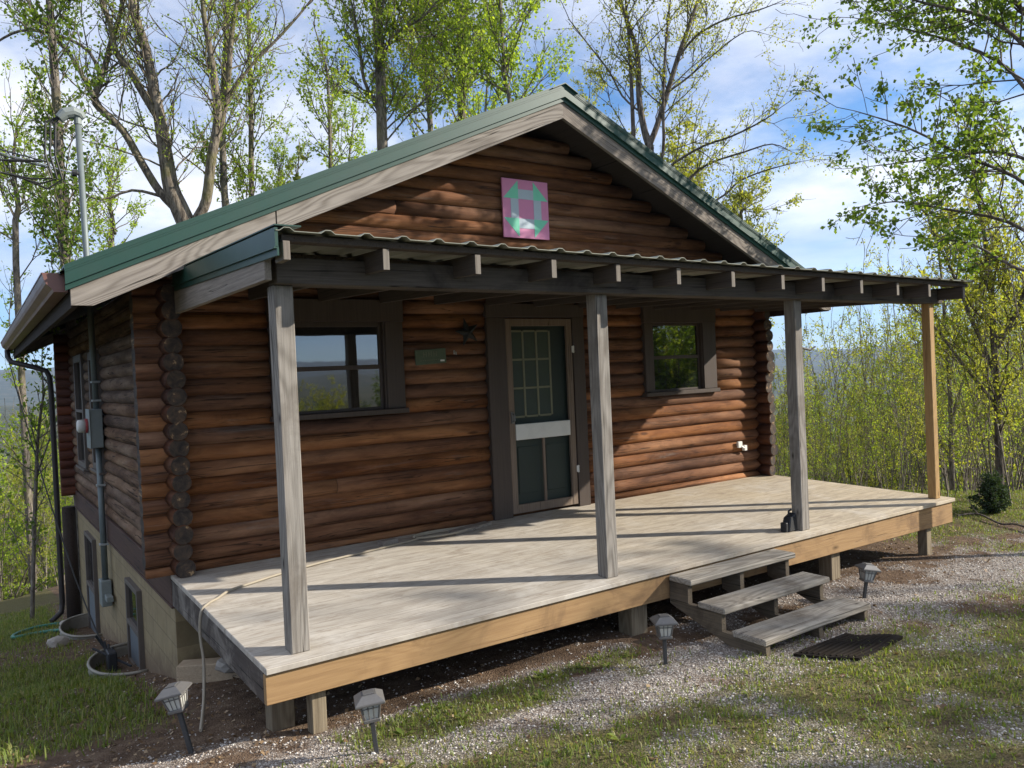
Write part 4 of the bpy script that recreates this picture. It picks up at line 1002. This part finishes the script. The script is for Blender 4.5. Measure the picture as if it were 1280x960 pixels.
# ------------------------------------------------------------------ trees
def unit(v): return v/(np.linalg.norm(v)+1e-12)
class Tree:
    def __init__(s, seed): s.g = np.random.default_rng(seed); s.tubes = []; s.anch = []
    def stem(s, pts, rad): s.tubes.append((np.array(pts, float), np.array(rad, float)))
    def branch(s, p, d, length, r, level, maxl, prm):
        g = s.g; n = max(3, int(3+length*1.4)); n = min(n, 8)
        pts = [p]; dd = unit(d); st = length/n
        for k in range(n):
            dd = unit(dd+g.normal(0, prm['wander'], 3)+np.array([0,0,prm['up']*.12])); pts.append(pts[-1]+dd*st)
        pts = np.array(pts); rr = np.linspace(r, max(r*.35, .004), n+1)
        s.tubes.append((pts, rr))
        if level >= maxl or level >= 1:
            m = max(2, int(length*prm['lpm']*(1 if level >= maxl else .6))); t = g.random(m)**.8
            i = np.minimum((t*n).astype(int), n-1); f = t*n-i
            s.anch.append(pts[i]*(1-f)[:,None]+pts[i+1]*f[:,None])
        if level >= maxl: return
        nb = max(2, int(length*prm['bpm'][min(level, len(prm['bpm'])-1)]))
        for k in range(nb):
            t = g.uniform(.2, 1.0); i = min(int(t*n), n-1); q = pts[i]+(pts[i+1]-pts[i])*(t*n-i)
            ax = unit(pts[i+1]-pts[i]); o = unit(np.cross(ax, g.normal(0,1,3)))
            a = g.uniform(.5, 1.1); nd = ax*math.cos(a)+o*math.sin(a)+np.array([0,0,prm['up']*.2])
            s.branch(q, nd, length*g.uniform(.32,.6)*(1.1-.4*t), r*(.55-.2*t)+.002, level+1, maxl, prm)
    def feed(s, pts, rad, n, length, prm, t0=.2, maxl=2, out=None):
        """side branches along a stem"""
        pts = np.array(pts, float); g = s.g; seg = len(pts)-1
        for k in range(n):
            t = t0+(1-t0)*(k+g.random())/n; i = min(int(t*seg), seg-1); f = t*seg-i
            q = pts[i]*(1-f)+pts[i+1]*f; r = rad[i]*(1-f)+rad[i+1]*f
            ax = unit(pts[i+1]-pts[i]); o = unit(np.cross(ax, g.normal(0,1,3))); a = g.uniform(.6, 1.25)
            nd = ax*math.cos(a)+o*math.sin(a)+np.array([0,0,prm['up']*.3])
            s.branch(q, nd, length*g.uniform(.55,1.15)*(1.15-.5*t), min(r*.5, .006+length*.007), 1, maxl, prm)
        s.branch(pts[-1], pts[-1]-pts[-2], length*.8, rad[-1], 1, maxl, prm)
    def mesh_wood(s, name, mat, parent, off):
        V = []; F = []; o = 0
        for pts, rr in s.tubes:
            n = 12 if rr[0] > .12 else 8 if rr[0] > .05 else 5 if rr[0] > .02 else 3
            t = np.gradient(pts, axis=0); t /= np.linalg.norm(t, axis=1)[:,None]+1e-9
            m = unit(t.mean(0)); u = np.array([0,0,1.]) if abs(m[2]) < .8 else np.array([1.,0,0])
            a = np.cross(u, t); a /= np.linalg.norm(a, axis=1)[:,None]+1e-9; b = np.cross(t, a)
            w = np.arange(n)*2*np.pi/n
            ring = pts[:,None,:]+rr[:,None,None]*(np.cos(w)[None,:,None]*a[:,None,:]+np.sin(w)[None,:,None]*b[:,None,:])
            V.append(ring.reshape(-1,3)); k = len(pts)
            idx = (np.arange(k-1)[:,None]*n+np.arange(n)[None,:]); nx_ = (np.arange(k-1)[:,None]*n+(np.arange(n)[None,:]+1)%n)
            F.append(np.stack([idx, nx_, nx_+n, idx+n], -1).reshape(-1,4)+o); o += k*n
        return np_mesh(name, np.concatenate(V), np.concatenate(F), mat, parent, off, True)
    def mesh_leaf(s, name, mat, parent, off, size, per, spread, droop=.3):
        A = np.concatenate(s.anch); A = A[s.g.random(len(A)) < .5]+s.g.normal(0, spread*.75, (1,3))*0; A = np.repeat(A, per*2, 0); n = len(A); g = s.g
        P = A+g.normal(0, min(spread, .085)*.8, (n,3)); sz = size*g.uniform(.35, 1.3, n)
        d = g.normal(0,1,(n,3)); d[:,2] -= droop*1.5; d /= np.linalg.norm(d, axis=1)[:,None]
        o = np.cross(d, g.normal(0,1,(n,3))); o /= np.linalg.norm(o, axis=1)[:,None]+1e-9
        nn = np.cross(d, o)
        d = d*sz[:,None]; o = o*(sz*.36)[:,None]; fold = nn*(sz*.12)[:,None]
        V = np.stack([P, P+d*.42+o+fold, P+d, P+d*.42-o+fold], 1).reshape(-1,3); b = np.arange(n)*4
        F = np.concatenate([np.c_[b, b+1, b+2], np.c_[b, b+2, b+3]])
        return np_mesh(name, V, F, mat, parent, off), n
    def finish(s, name, base, label, cat, group, bark, leaf, size, per, spread, droop=.3):
        t = empty(name, base, label, cat, group)
        s.mesh_wood('trunk', bark, t, base); s.mesh_leaf('crown', leaf, t, base, size, per, spread, droop)
        return t
def traced(seed, dist, stems, label, name='broadleaf_tree', bark='bark', leaf='leaf_green', size=.10, per=4, spread=.12, prm=None, jitter=.5, cat='tree', group='trees behind the cabin', thick=.62):
    """stems: (points [(u, v, radius)], side branches, their length, start fraction); u, v give the direction, dist the distance"""
    T = Tree(seed); P = dict(wander=.16, up=1.0, lpm=9, bpm=(4.2, 4.2, 2.0)); P.update(prm or {})
    first = None
    for k, (pl, nb, ln, t0) in enumerate(stems):
        ph = T.g.uniform(-1, 1); pts = []; rad = []
        for j, (u, v, r) in enumerate(pl):
            dd = dist+(jitter*ph*j/len(pl)*2.2 if k else 0)
            pts.append(at(u, v, dd)); rad.append(r*thick)
        pts = np.array(pts)
        if k == 0:
            b = np.array([pts[0][0], pts[0][1], gz(pts[0][0], pts[0][1])-.1]); pts = np.vstack([b, pts]); rad = [rad[0]*1.25]+rad; first = b
        sp_ = np.array(smooth_pts(list(pts), 3)); tr = np.interp(np.linspace(0,1,len(sp_)), np.linspace(0,1,len(rad)), rad)
        T.stem(sp_, tr)
        if nb: T.feed(sp_, tr, nb, ln, P, t0)
    return T.finish(name, tuple(first), label, cat, group, M[bark], M[leaf], size*.8, per, spread)

traced(11, 17, [
    ([(238,330,.36),(236,290,.34),(225,262,.32),(214,235,.28),(208,200,.25),(200,150,.21),(192,110,.18),(182,60,.16),(168,15,.14),(160,-40,.12),(150,-130,.07)], 34, 2.2, .35),
    ([(222,262,.18),(200,240,.15),(178,205,.14),(155,165,.13),(130,140,.13),(118,125,.12),(124,105,.11),(132,80,.1),(140,50,.1),(150,20,.08),(160,-40,.06)], 24, 1.9, .3),
    ([(118,122,.08),(100,90,.075),(85,65,.065),(60,35,.055),(30,-5,.045),(10,-40,.03)], 10, 1.5, .2),
    ([(126,100,.07),(112,65,.06),(75,45,.055),(40,38,.05),(15,42,.045),(-15,60,.03)], 9, 1.3, .2),
    ([(203,158,.12),(180,120,.115),(160,85,.11),(145,65,.1),(138,30,.09),(125,-5,.08),(110,-60,.05)], 10, 1.6, .3),
    ([(236,300,.2),(246,275,.19),(258,250,.18),(264,200,.17),(272,150,.15),(268,100,.13),(262,60,.1),(255,20,.09),(250,-50,.06)], 22, 2.0, .3),
    ([(268,190,.11),(282,130,.10),(286,90,.10),(290,40,.085),(300,-20,.06)], 18, 1.9, .2),
    ([(285,125,.07),(300,100,.06),(320,75,.055),(350,45,.05),(385,5,.04),(410,-30,.03)], 10, 1.3, .2),
    ([(200,245,.06),(165,238,.05),(125,250,.035),(95,235,.03)], 5, .8, .2)],
    'large mossy multi-stemmed tree leaning left behind the roof, nearly bare', bark='bark_moss', leaf='leaf_lime', per=4, size=.07, prm=dict(lpm=4, wander=.22), thick=.56)
traced(12, 14.5, [([(88,400,.12),(81,320,.12),(76,230,.115),(72,150,.11),(66,60,.10),(62,0,.09),(60,-90,.06)], 64, 1.3, .08)],
    'slim tree clothed in leaves behind the service mast', leaf='leaf_green', per=5, size=.095, prm=dict(lpm=9))
traced(13, 19, [([(284,300,.13),(280,230,.125),(278,150,.12),(282,60,.10),(286,-30,.08),(286,-110,.05)], 30, 1.7, .2),
    ([(288,330,.10),(312,290,.10),(314,190,.10),(313,110,.09),(311,40,.08),(310,-30,.06)], 34, 1.7, .1)],
    'twin slim trunks with pale leaves right of the large mossy tree', leaf='leaf_lime', per=6, size=.09, prm=dict(lpm=6))
traced(14, 20, [([(480,230,.22),(477,150,.21),(475,80,.20),(471,10,.18),(467,-80,.12),(465,-160,.06)], 34, 2.7, .25),
    ([(474,140,.08),(455,100,.07),(450,60,.06),(442,15,.05),(430,-30,.03)], 18, 2.0, .05), ([(478,60,.07),(500,38,.06),(530,20,.05),(560,-15,.03)], 18, 2.0, .05),
    ([(480,180,.04),(505,150,.035),(530,125,.03),(560,100,.02)], 14, 1.5, .15)],
    'straight thick-trunked tree with lime leaves left of the gable peak', leaf='leaf_lime', per=4, size=.11, prm=dict(lpm=7))
traced(15, 18, [([(415,260,.075),(413,190,.07),(411,130,.06),(409,88,.05)], 26, 1.4, .15), ([(412,170,.03),(395,140,.025),(385,110,.02)], 7, .8, .1)],
    'small slim tree with pale leaves between two taller trees', leaf='leaf_lime', per=6, size=.09, prm=dict(lpm=8))
traced(16, 22, [([(579,190,.19),(577,110,.18),(575,40,.16),(572,-30,.12),(570,-120,.07)], 42, 2.9, .12), ([(577,120,.06),(600,85,.05),(625,50,.04),(650,20,.02)], 16, 2.0, .1), ([(576,90,.06),(548,55,.05),(525,15,.04),(510,-20,.03)], 16, 2.0, .1)],
    'bright lime leafy tree directly behind the left roof slope', leaf='leaf_lime', per=4, size=.12, prm=dict(lpm=8))
traced(17, 20, [([(640,170,.09),(632,110,.08),(628,50,.07),(625,-10,.06),(622,-70,.04)], 36, 2.3, .08), ([(640,150,.035),(665,115,.03),(690,85,.02)], 12, 1.2, .1)],
    'slender lime leafy tree rising left of the roof ridge', leaf='leaf_lime', per=5, size=.11, prm=dict(lpm=8))
traced(18, 24, [([(540,200,.14),(535,120,.13),(528,40,.12),(520,-40,.09)], 34, 3.0, .08)],
    'pale green tree standing farther back between two straight trunks', leaf='leaf_yellow', per=5, size=.12, prm=dict(lpm=7))
traced(19, 17, [([(813,230,.18),(812,185,.17),(806,165,.13),(799,125,.115),(797,70,.10),(785,30,.08),(772,-10,.06),(760,-60,.04)], 16, 1.8, .5),
    ([(813,178,.12),(821,158,.11),(833,120,.10),(848,70,.09),(862,30,.07),(878,-15,.05)], 14, 1.8, .2),
    ([(806,235,.09),(794,195,.09),(790,120,.08),(787,60,.06),(782,0,.04)], 9, 1.5, .2),
    ([(814,225,.06),(832,212,.05),(848,200,.05),(880,182,.045),(915,170,.04),(955,150,.03),(975,135,.015)], 12, 1.2, .15),
    ([(814,245,.06),(840,240,.05),(858,226,.05),(885,205,.045),(930,190,.035),(965,180,.025),(990,190,.01)], 12, 1.1, .15),
    ([(816,270,.06),(860,268,.05),(905,244,.04),(925,226,.035),(960,212,.03),(1000,202,.012)], 7, .8, .2),
    ([(848,72,.05),(870,45,.045),(905,25,.035),(950,12,.025),(980,0,.01)], 10, 1.0, .15),
    ([(835,115,.045),(862,95,.04),(890,70,.03),(930,40,.02),(955,42,.01)], 9, 1.0, .2),
    ([(800,140,.04),(778,120,.04),(762,90,.035),(735,55,.03),(712,25,.02)], 9, 1.2, .2),
    ([(816,225,.07),(829,190,.065),(829,130,.06),(832,60,.05),(838,0,.03)], 10, 1.2, .2)],
    'sparse spreading tree with yellow-green buds behind the right roof slope', leaf='leaf_yellow', bark='bark_dark', per=8, size=.065, spread=.14, prm=dict(lpm=8, wander=.2), thick=.55)
traced(20, 10.2, [([(1345,600,.15),(1335,420,.14),(1322,250,.13),(1308,120,.11),(1295,0,.09),(1285,-120,.06)], 8, 1.3, .5),
    ([(1322,265,.05),(1270,222,.042),(1205,195,.034),(1135,160,.024),(1066,138,.010)], 24, .9, .2),
    ([(1328,320,.05),(1262,278,.04),(1185,262,.03),(1120,252,.018),(1090,258,.008)], 20, .8, .2),
    ([(1312,160,.05),(1265,90,.042),(1200,55,.034),(1125,35,.022),(1066,22,.010)], 26, .95, .15),
    ([(1318,215,.045),(1250,190,.038),(1175,198,.028),(1088,208,.010)], 20, .8, .2),
    ([(1304,80,.05),(1240,25,.042),(1160,5,.03),(1090,-15,.012)], 24, 1.0, .15),
    ([(1300,40,.05),(1230,-40,.04),(1150,-80,.02)], 12, .9, .2),
    ([(1330,350,.045),(1270,335,.035),(1215,305,.025),(1170,300,.01)], 9, .6, .3)],
    'overhanging tree at the right edge with long leafy limbs reaching left', leaf='leaf_green', bark='bark_dark', per=9, size=.075, spread=.06, prm=dict(lpm=8, up=.3, wander=.2), jitter=.8, thick=.5, group='trees right of the porch')
traced(21, 14, [([(1250,610,.10),(1247,500,.09),(1242,420,.08),(1238,350,.07),(1228,280,.05),(1220,235,.03)], 26, 1.5, .25), ([(1245,470,.05),(1215,400,.045),(1190,340,.035),(1165,290,.02)], 15, 1.2, .2), ([(1244,440,.05),(1275,380,.045),(1300,300,.03)], 13, 1.2, .2), ([(1248,510,.045),(1200,450,.04),(1165,405,.03),(1140,385,.015)], 11, 1.0, .25)],
    'bushy yellow-green young tree right of the yellow porch post', leaf='leaf_yellow', bark='bark_dark', per=9, size=.075, spread=.11, prm=dict(lpm=8, wander=.2), group='trees right of the porch')
traced(26, 17, [([(1190,600,.08),(1188,500,.07),(1182,420,.055),(1178,360,.04),(1172,300,.02)], 22, 1.2, .2), ([(1190,520,.04),(1215,440,.035),(1230,380,.02)], 9, 1.0, .2)],
    'slim yellow-green tree just behind the yellow porch post', leaf='leaf_yellow', bark='bark', per=8, size=.08, spread=.12, prm=dict(lpm=7), group='trees right of the porch')
for k_, (u_, d_, top_, lf_, lab_) in enumerate(((20,27,150,'leaf_lime','hazy green tree standing far back at the left edge'),(140,30,215,'leaf_lime','hazy tree far back between the mast and the mossy trunk'),(350,32,215,'leaf_lime','pale tree far back left of the small slim tree'),(440,34,150,'leaf_lime','lime tree far back left of the thick trunk'),(610,30,60,'leaf_lime','bright tree far back right of the leafy lime tree'),(735,34,120,'leaf_yellow','pale budding tree far back right of the ridge'),(850,26,215,'leaf_yellow','yellow-green tree low behind the right roof edge'),(930,30,262,'leaf_yellow','small yellow-green tree farthest right above the roof edge'))):
    traced(200+k_, d_, [([(u_,330,.14),(u_+3,(330+top_)/2+20,.12),(u_-4,(330+top_)/2-30,.09),(u_+2,top_,.03)], 30, 2.2, .1)], lab_, leaf=lf_, per=5 if u_ < 200 else 9, size=.12, spread=.2, prm=dict(lpm=5))
# cedar bush
T = Tree(33); b = at(1240, 612, 12.6); b[2] = gz(b[0], b[1])-.05
T.stem([b, b+np.array((0,0,.6)), b+np.array((.02,.02,1.15))], [.03,.022,.008])
for k in range(130):
    t = T.g.random()**1.3; p = b+np.array((0,0,.05+.68*t)); w = T.g.uniform(0,6.28); l = (.40-.24*t*t)*T.g.uniform(.45,1.15)*(1+.35*math.sin(w*2+1))
    T.branch(p, np.array((math.cos(w), math.sin(w), .5)), l, .006, 3, 3, dict(wander=.15, up=.6, lpm=40, bpm=(2,)))
cb_ = T.finish('cedar_bush', tuple(b), 'dark green cedar bush at the edge of the grass', 'bush', None, M['bark_dark'], M['leaf_dark'], .05, 5, .03, -.4); cb_.scale = (.8, .8, .74)

# saplings: a few of each kind, then copies
def sapling(seed, h, nb, ln, leaf, bark, per, size, name, label, cat, group, lpm=7, stems=1, r=.022, up=1.2):
    T = Tree(seed); P = dict(wander=.17, up=up, lpm=lpm, bpm=(2.6, 2.4))
    for q in range(stems):
        n = 7; a = T.g.normal(0,.10,2)+ (T.g.normal(0,.12,2) if q else 0); pts = [np.array((T.g.normal(0,.1)*bool(q), T.g.normal(0,.1)*bool(q), -.15))]
        for k in range(n): a = a+T.g.normal(0,.06,2); pts.append(pts[-1]+np.array((a[0], a[1], 1))*(h*(.75+.25*T.g.random() if q else 1)/n))
        rad = np.linspace(r, .006, n+1)
        T.stem(pts, rad); T.feed(pts, rad, nb, ln, P, .18, 2)
    return T.finish(name, (0,0,0), label, cat, group, M[bark], M[leaf], size, per, .07)
def scatter(protos, spots, labels=None):
    for k, (x, y, s, rz) in enumerate(spots):
        p = protos[k % len(protos)]
        o = p if k < len(protos) else copy_tree(p)
        o.location = (x, y, gz(x, y)-.02); o.scale = (s, s, s); o.rotation_euler = (0, 0, rz)
rs = np.random.default_rng(77)
GR = 'saplings in the thicket right of the porch'
LB = 'thin sapling with sparse yellow-green leaves in the thicket right of the porch'
pr_ = [sapling(40+k, 3.6+.35*k, 11, .9, 'leaf_yellow' if k % 2 else 'leaf_lime', ('bark_pale','bark_pale','bark')[k%3], (4, 6)[k%2], .052, 'sapling', LB, 'sapling', GR, lpm=(4, 6)[k%2], stems=1+(k%3), r=.010+.003*(k%4)) for k in range(8)]
sp_ = []
while len(sp_) < 170:
    u = rs.uniform(945, 1330); d = rs.uniform(12.5, 30)
    p = at(u, 470, d)
    if p[0] < 8.6 and p[1] < 9: continue
    if p[1] < .3 and d < 13.4: continue
    top = np.interp(u, [945,1010,1060,1130,1170,1330], [480,475,458,425,395,335])+rs.uniform(-40, 70)
    z0_ = gz(p[0], p[1]); h = (CAM[2]-(top-445)/988.94*d)-z0_
    sp_.append((p[0], p[1], min(max(h/4.6, .45), 1.9), rs.uniform(0,6.28)))
scatter(pr_, sp_)
GL_ = 'young trees in the woods left of the cabin'
LB = 'pale-stemmed young tree with lime leaves in the woods left of the cabin'
pl_ = [sapling(60+k, 4.6+.4*k, 16, 1.2, 'leaf_lime' if k % 2 else 'leaf_yellow', ('bark_pale','bark')[k%2], 4, .085, 'young_tree', LB, 'young tree', GL_, lpm=6, stems=1+(k%2), r=.035) for k in range(5)]
sp_ = []
while len(sp_) < 55:
    u = rs.uniform(-130, 110); d = rs.uniform(20, 42)
    p = at(u, 600, d); top = rs.uniform(500, 600)+ (30 if d < 24 else 0)
    z0_ = gz(p[0], p[1]); h = (CAM[2]-(top-491)/988.94*d)-z0_
    sp_.append((p[0], p[1], min(max(h/5.4, .35), 2.2), rs.uniform(0,6.28)))
scatter(pl_, sp_)
# leafy tree close to the back corner
traced(27, 15.5, [([(40,790,.06),(42,690,.055),(45,600,.05),(48,540,.04),(55,490,.03)], 20, .9, .3), ([(44,600,.03),(65,540,.025),(80,500,.015)], 8, .7, .2)],
    'low green leafy tree beside the gutter downspout', leaf='leaf_green', bark='bark_pale', per=4, size=.09, prm=dict(lpm=8), group='trees left of the cabin')
# woods on the slope beyond, and trees across the drive (they shade the yard and show in the windows)
def big(seed, h, leaf, name, label, group, bark='bark', per=5, size=.16, nb=34, ln=2.3, lpm=5, r=.2, t0=.3):
    T = Tree(seed); P = dict(wander=.16, up=.9, lpm=lpm, bpm=(1.9, 1.9)); a = T.g.normal(0,.04,2); pts = [np.array((0,0,-.4))]; n = 8
    for k in range(n): a = a+T.g.normal(0,.03,2); pts.append(pts[-1]+np.array((a[0],a[1],1))*h/n)
    rad = np.linspace(r, .03, n+1); T.stem(pts, rad); T.feed(pts, rad, nb, ln, P, t0, 2)
    return T.finish(name, (0,0,0), label, 'tree', group, M[bark], M[leaf], size, per, .2)
GB = 'trees on the slope beyond the yard'
LB = 'spring-leaved tree on the slope beyond the yard'
pb = [big(80+k, 9+1.2*k, ('leaf_yellow','leaf_far','leaf_lime','leaf_far')[k], 'slope_tree', LB, GB, nb=26, ln=2.4, per=6, size=.2) for k in range(4)]
sp_ = []
for lo, hi, n, d0, d1 in ((940,1380,46,30,75), (-120,120,30,42,95), (330,760,14,30,55), (-620,-120,42,26,80), (120,900,30,38,90)):
    for k in range(n):
        u = rs.uniform(lo, hi); d = rs.uniform(d0, d1); p = at(u, 470, d); z0_ = gz(p[0], p[1])
        if lo == 330: s = rs.uniform(.9, 1.3)
        elif lo in (-620, 120): s = rs.uniform(.35, .75)
        else:
            hor = 445 if lo > 500 else 490
            top = (rs.uniform(500, 560) if lo > 500 and u < 1150 else rs.uniform(428, 500) if lo > 500 else rs.uniform(520, 590)); h = CAM[2]-(top-hor)/988.94*d-z0_; s = min(max(h/11.5, .3), 1.5)
        sp_.append((p[0], p[1], s, rs.uniform(0,6.28)))
scatter(pb, sp_)
GD_ = 'trees across the drive in front of the cabin'
SUN = np.array([.843, -.538]); PER = np.array([.538, .843])
pf = [big(95+k, 9.5+k, ('leaf_lime','leaf_yellow','leaf_green')[k], 'roadside_tree', 'leafy roadside tree across the drive in front of the cabin', GD_, nb=46, ln=2.9, per=6, size=.14, lpm=6, r=.12, t0=.22) for k in range(3)]
sp_ = []
rf_ = np.random.default_rng(9)
far_row = [(d_*math.cos(R(h_-122.5)), -d_*math.sin(R(h_-122.5)), k_) for h_, d_, k_ in zip(rf_.uniform(104, 146, 46), rf_.uniform(46, 80, 46), rf_.uniform(.6, 1.15, 46))]
for s, p, k in tuple(far_row)+((17.3,-3.0,.74),(18.8,-1.5,.68),(17.8,-5.2,.82),(27,.8,1.2),(21,-8.6,1.0),(24,-4.6,1.05),(30,-7,1.1),(33,-12,1.2),(34,10.5,1.0),(38,6.5,1.0),(30,15,1.1),(40,-3.0,1.0),(46,12,1.1),(50,1.5,1.0),(52,-9,1.1)):
    q = SUN*s+PER*p; sp_.append((q[0], q[1], k, rs.uniform(0,6.28)))
scatter(pf, sp_)

GS_ = 'bushes across the drive in front of the cabin'
ps_ = [sapling(300+k, 3.2+.4*k, 16, 1.3, ('leaf_lime','leaf_yellow','leaf_green')[k], 'bark_dark', 4, .11, 'roadside_bush', 'leafy bush across the drive in front of the cabin', 'bush', GS_, lpm=7, stems=3, r=.03) for k in range(3)]
spb = []
for k in range(110):
    h_ = rf_.uniform(118, 152) if k < 75 else rf_.uniform(150, 178); d_ = rf_.uniform(24, 42)
    spb.append((2.5+d_*math.sin(R(h_)), d_*math.cos(R(h_)), rf_.uniform(.8, 1.4) if k < 75 else rf_.uniform(.35, .75), rf_.uniform(0, 6.28)))
scatter(ps_, spb)

# ------------------------------------------------------------------ air
hb = MB(); hb.box((-4000,-4000,-140),(4000,4000,260))
haze = hb.build('haze', [bpy.data.materials.new('haze_air')]); tag(haze, 'thin blue air between the yard and the far ridges', 'haze', kind='stuff')
hm = haze.data.materials[0]; hm.use_nodes = True; t = hm.node_tree; t.nodes.clear()
ho = t.nodes.new('ShaderNodeOutputMaterial'); pv = t.nodes.new('ShaderNodeVolumePrincipled')
pv.inputs['Color'].default_value = (.48,.66,1.0,1); pv.inputs['Density'].default_value = .00019; pv.inputs['Anisotropy'].default_value = .2
t.links.new(pv.outputs[0], ho.inputs['Volume'])

# ------------------------------------------------------------------ light
EL = R(27.3); AZ = math.atan2(.843, -.538)         # azimuth clockwise from +y
sd_ = Vector((math.sin(AZ)*math.cos(EL), math.cos(AZ)*math.cos(EL), math.sin(EL)))
sl = bpy.data.lights.new('sun', 'SUN'); sl.energy = 4.8; sl.angle = R(.55); sl.color = (1,.925,.81)
so_ = bpy.data.objects.new('sun', sl); col.objects.link(so_); so_.rotation_euler = sd_.to_track_quat('Z', 'Y').to_euler(); so_.location = (20,-15,20)
w = bpy.data.worlds.new('World'); sc.world = w; w.use_nodes = True; t = w.node_tree; t.nodes.clear()
class WT(NT):
    def __init__(s): s.t = t; s.out = t.nodes.new('ShaderNodeOutputWorld')
wt = WT()
sky = wt.n('TexSky', sky_type='NISHITA'); sky.sun_disc = False; sky.sun_elevation = EL; sky.sun_rotation = AZ; sky.altitude = 500; sky.air_density = 1.0; sky.dust_density = .15; sky.ozone_density = 3.0
dirn = wt.n('TexCoord').outputs['Generated']; s3 = sep(wt, dirn)
zz = wt.math('ADD', wt.math('MAXIMUM', s3[2], 0.0), .16)
px = wt.math('DIVIDE', s3[0], zz); py = wt.math('DIVIDE', s3[1], zz)
cv = wt.n('CombineXYZ', {0: px, 1: py, 2: 0.0}).outputs[0]
n1 = wt.noise(wt.mapping(cv, (1,1,1), (7.0, .3, .0)), .85, 9, .58, .25)
n2 = wt.noise(wt.mapping(cv, (1.3,1,1), (7.7,2.2,0)), 2.6, 7, .6, .4)
dens = wt.math('ADD', wt.math('MULTIPLY', n1, .78), wt.math('MULTIPLY', n2, .22))
mask = wt.ramp(dens, [(.37, 0), (.48, .62), (.60, 1)])
shade = wt.ramp(wt.noise(wt.mapping(cv, (1,1,1), (7.25,.22,.0)), 1.5, 8, .6, .3), [(.36, (.53,.57,.69)), (.50, (.74,.77,.86)), (.66, (.98,.98,1))])
cl = wt.n('VectorMath', {0: shade, 'Scale': 7.7}, operation='SCALE').outputs[0]
low = wt.ramp(s3[2], [(.0, .0), (.02, .3), (.10, .6), (.2, 1)])
tint = wt.ramp(s3[2], [(.0, (.74,.93,1.22)), (.25, (.95,.98,1.05))])
blue = wt.n('HueSaturation', {'Saturation': 1.18, 'Value': .95, 'Color': wt.mix(1, sky.outputs[0], tint, 'MULTIPLY')}).outputs[0]
c = wt.mix(wt.math('MULTIPLY', mask, low), blue, cl)
bg = wt.n('Background', {'Color': c, 'Strength': .101})
t.links.new(bg.outputs[0], wt.out.inputs[0])

# ------------------------------------------------------------------ render settings
vs = sc.view_settings; vs.view_transform = 'Standard'; vs.look = 'None'; vs.exposure = .84; vs.gamma = 1; vs.use_curve_mapping = False
cy = sc.cycles
cy.max_bounces = 8; cy.diffuse_bounces = 4; cy.glossy_bounces = 3; cy.transmission_bounces = 4; cy.volume_bounces = 0; cy.transparent_max_bounces = 4
cy.use_denoising = True; cy.caustics_reflective = False; cy.caustics_refractive = False; cy.sample_clamp_indirect = 6
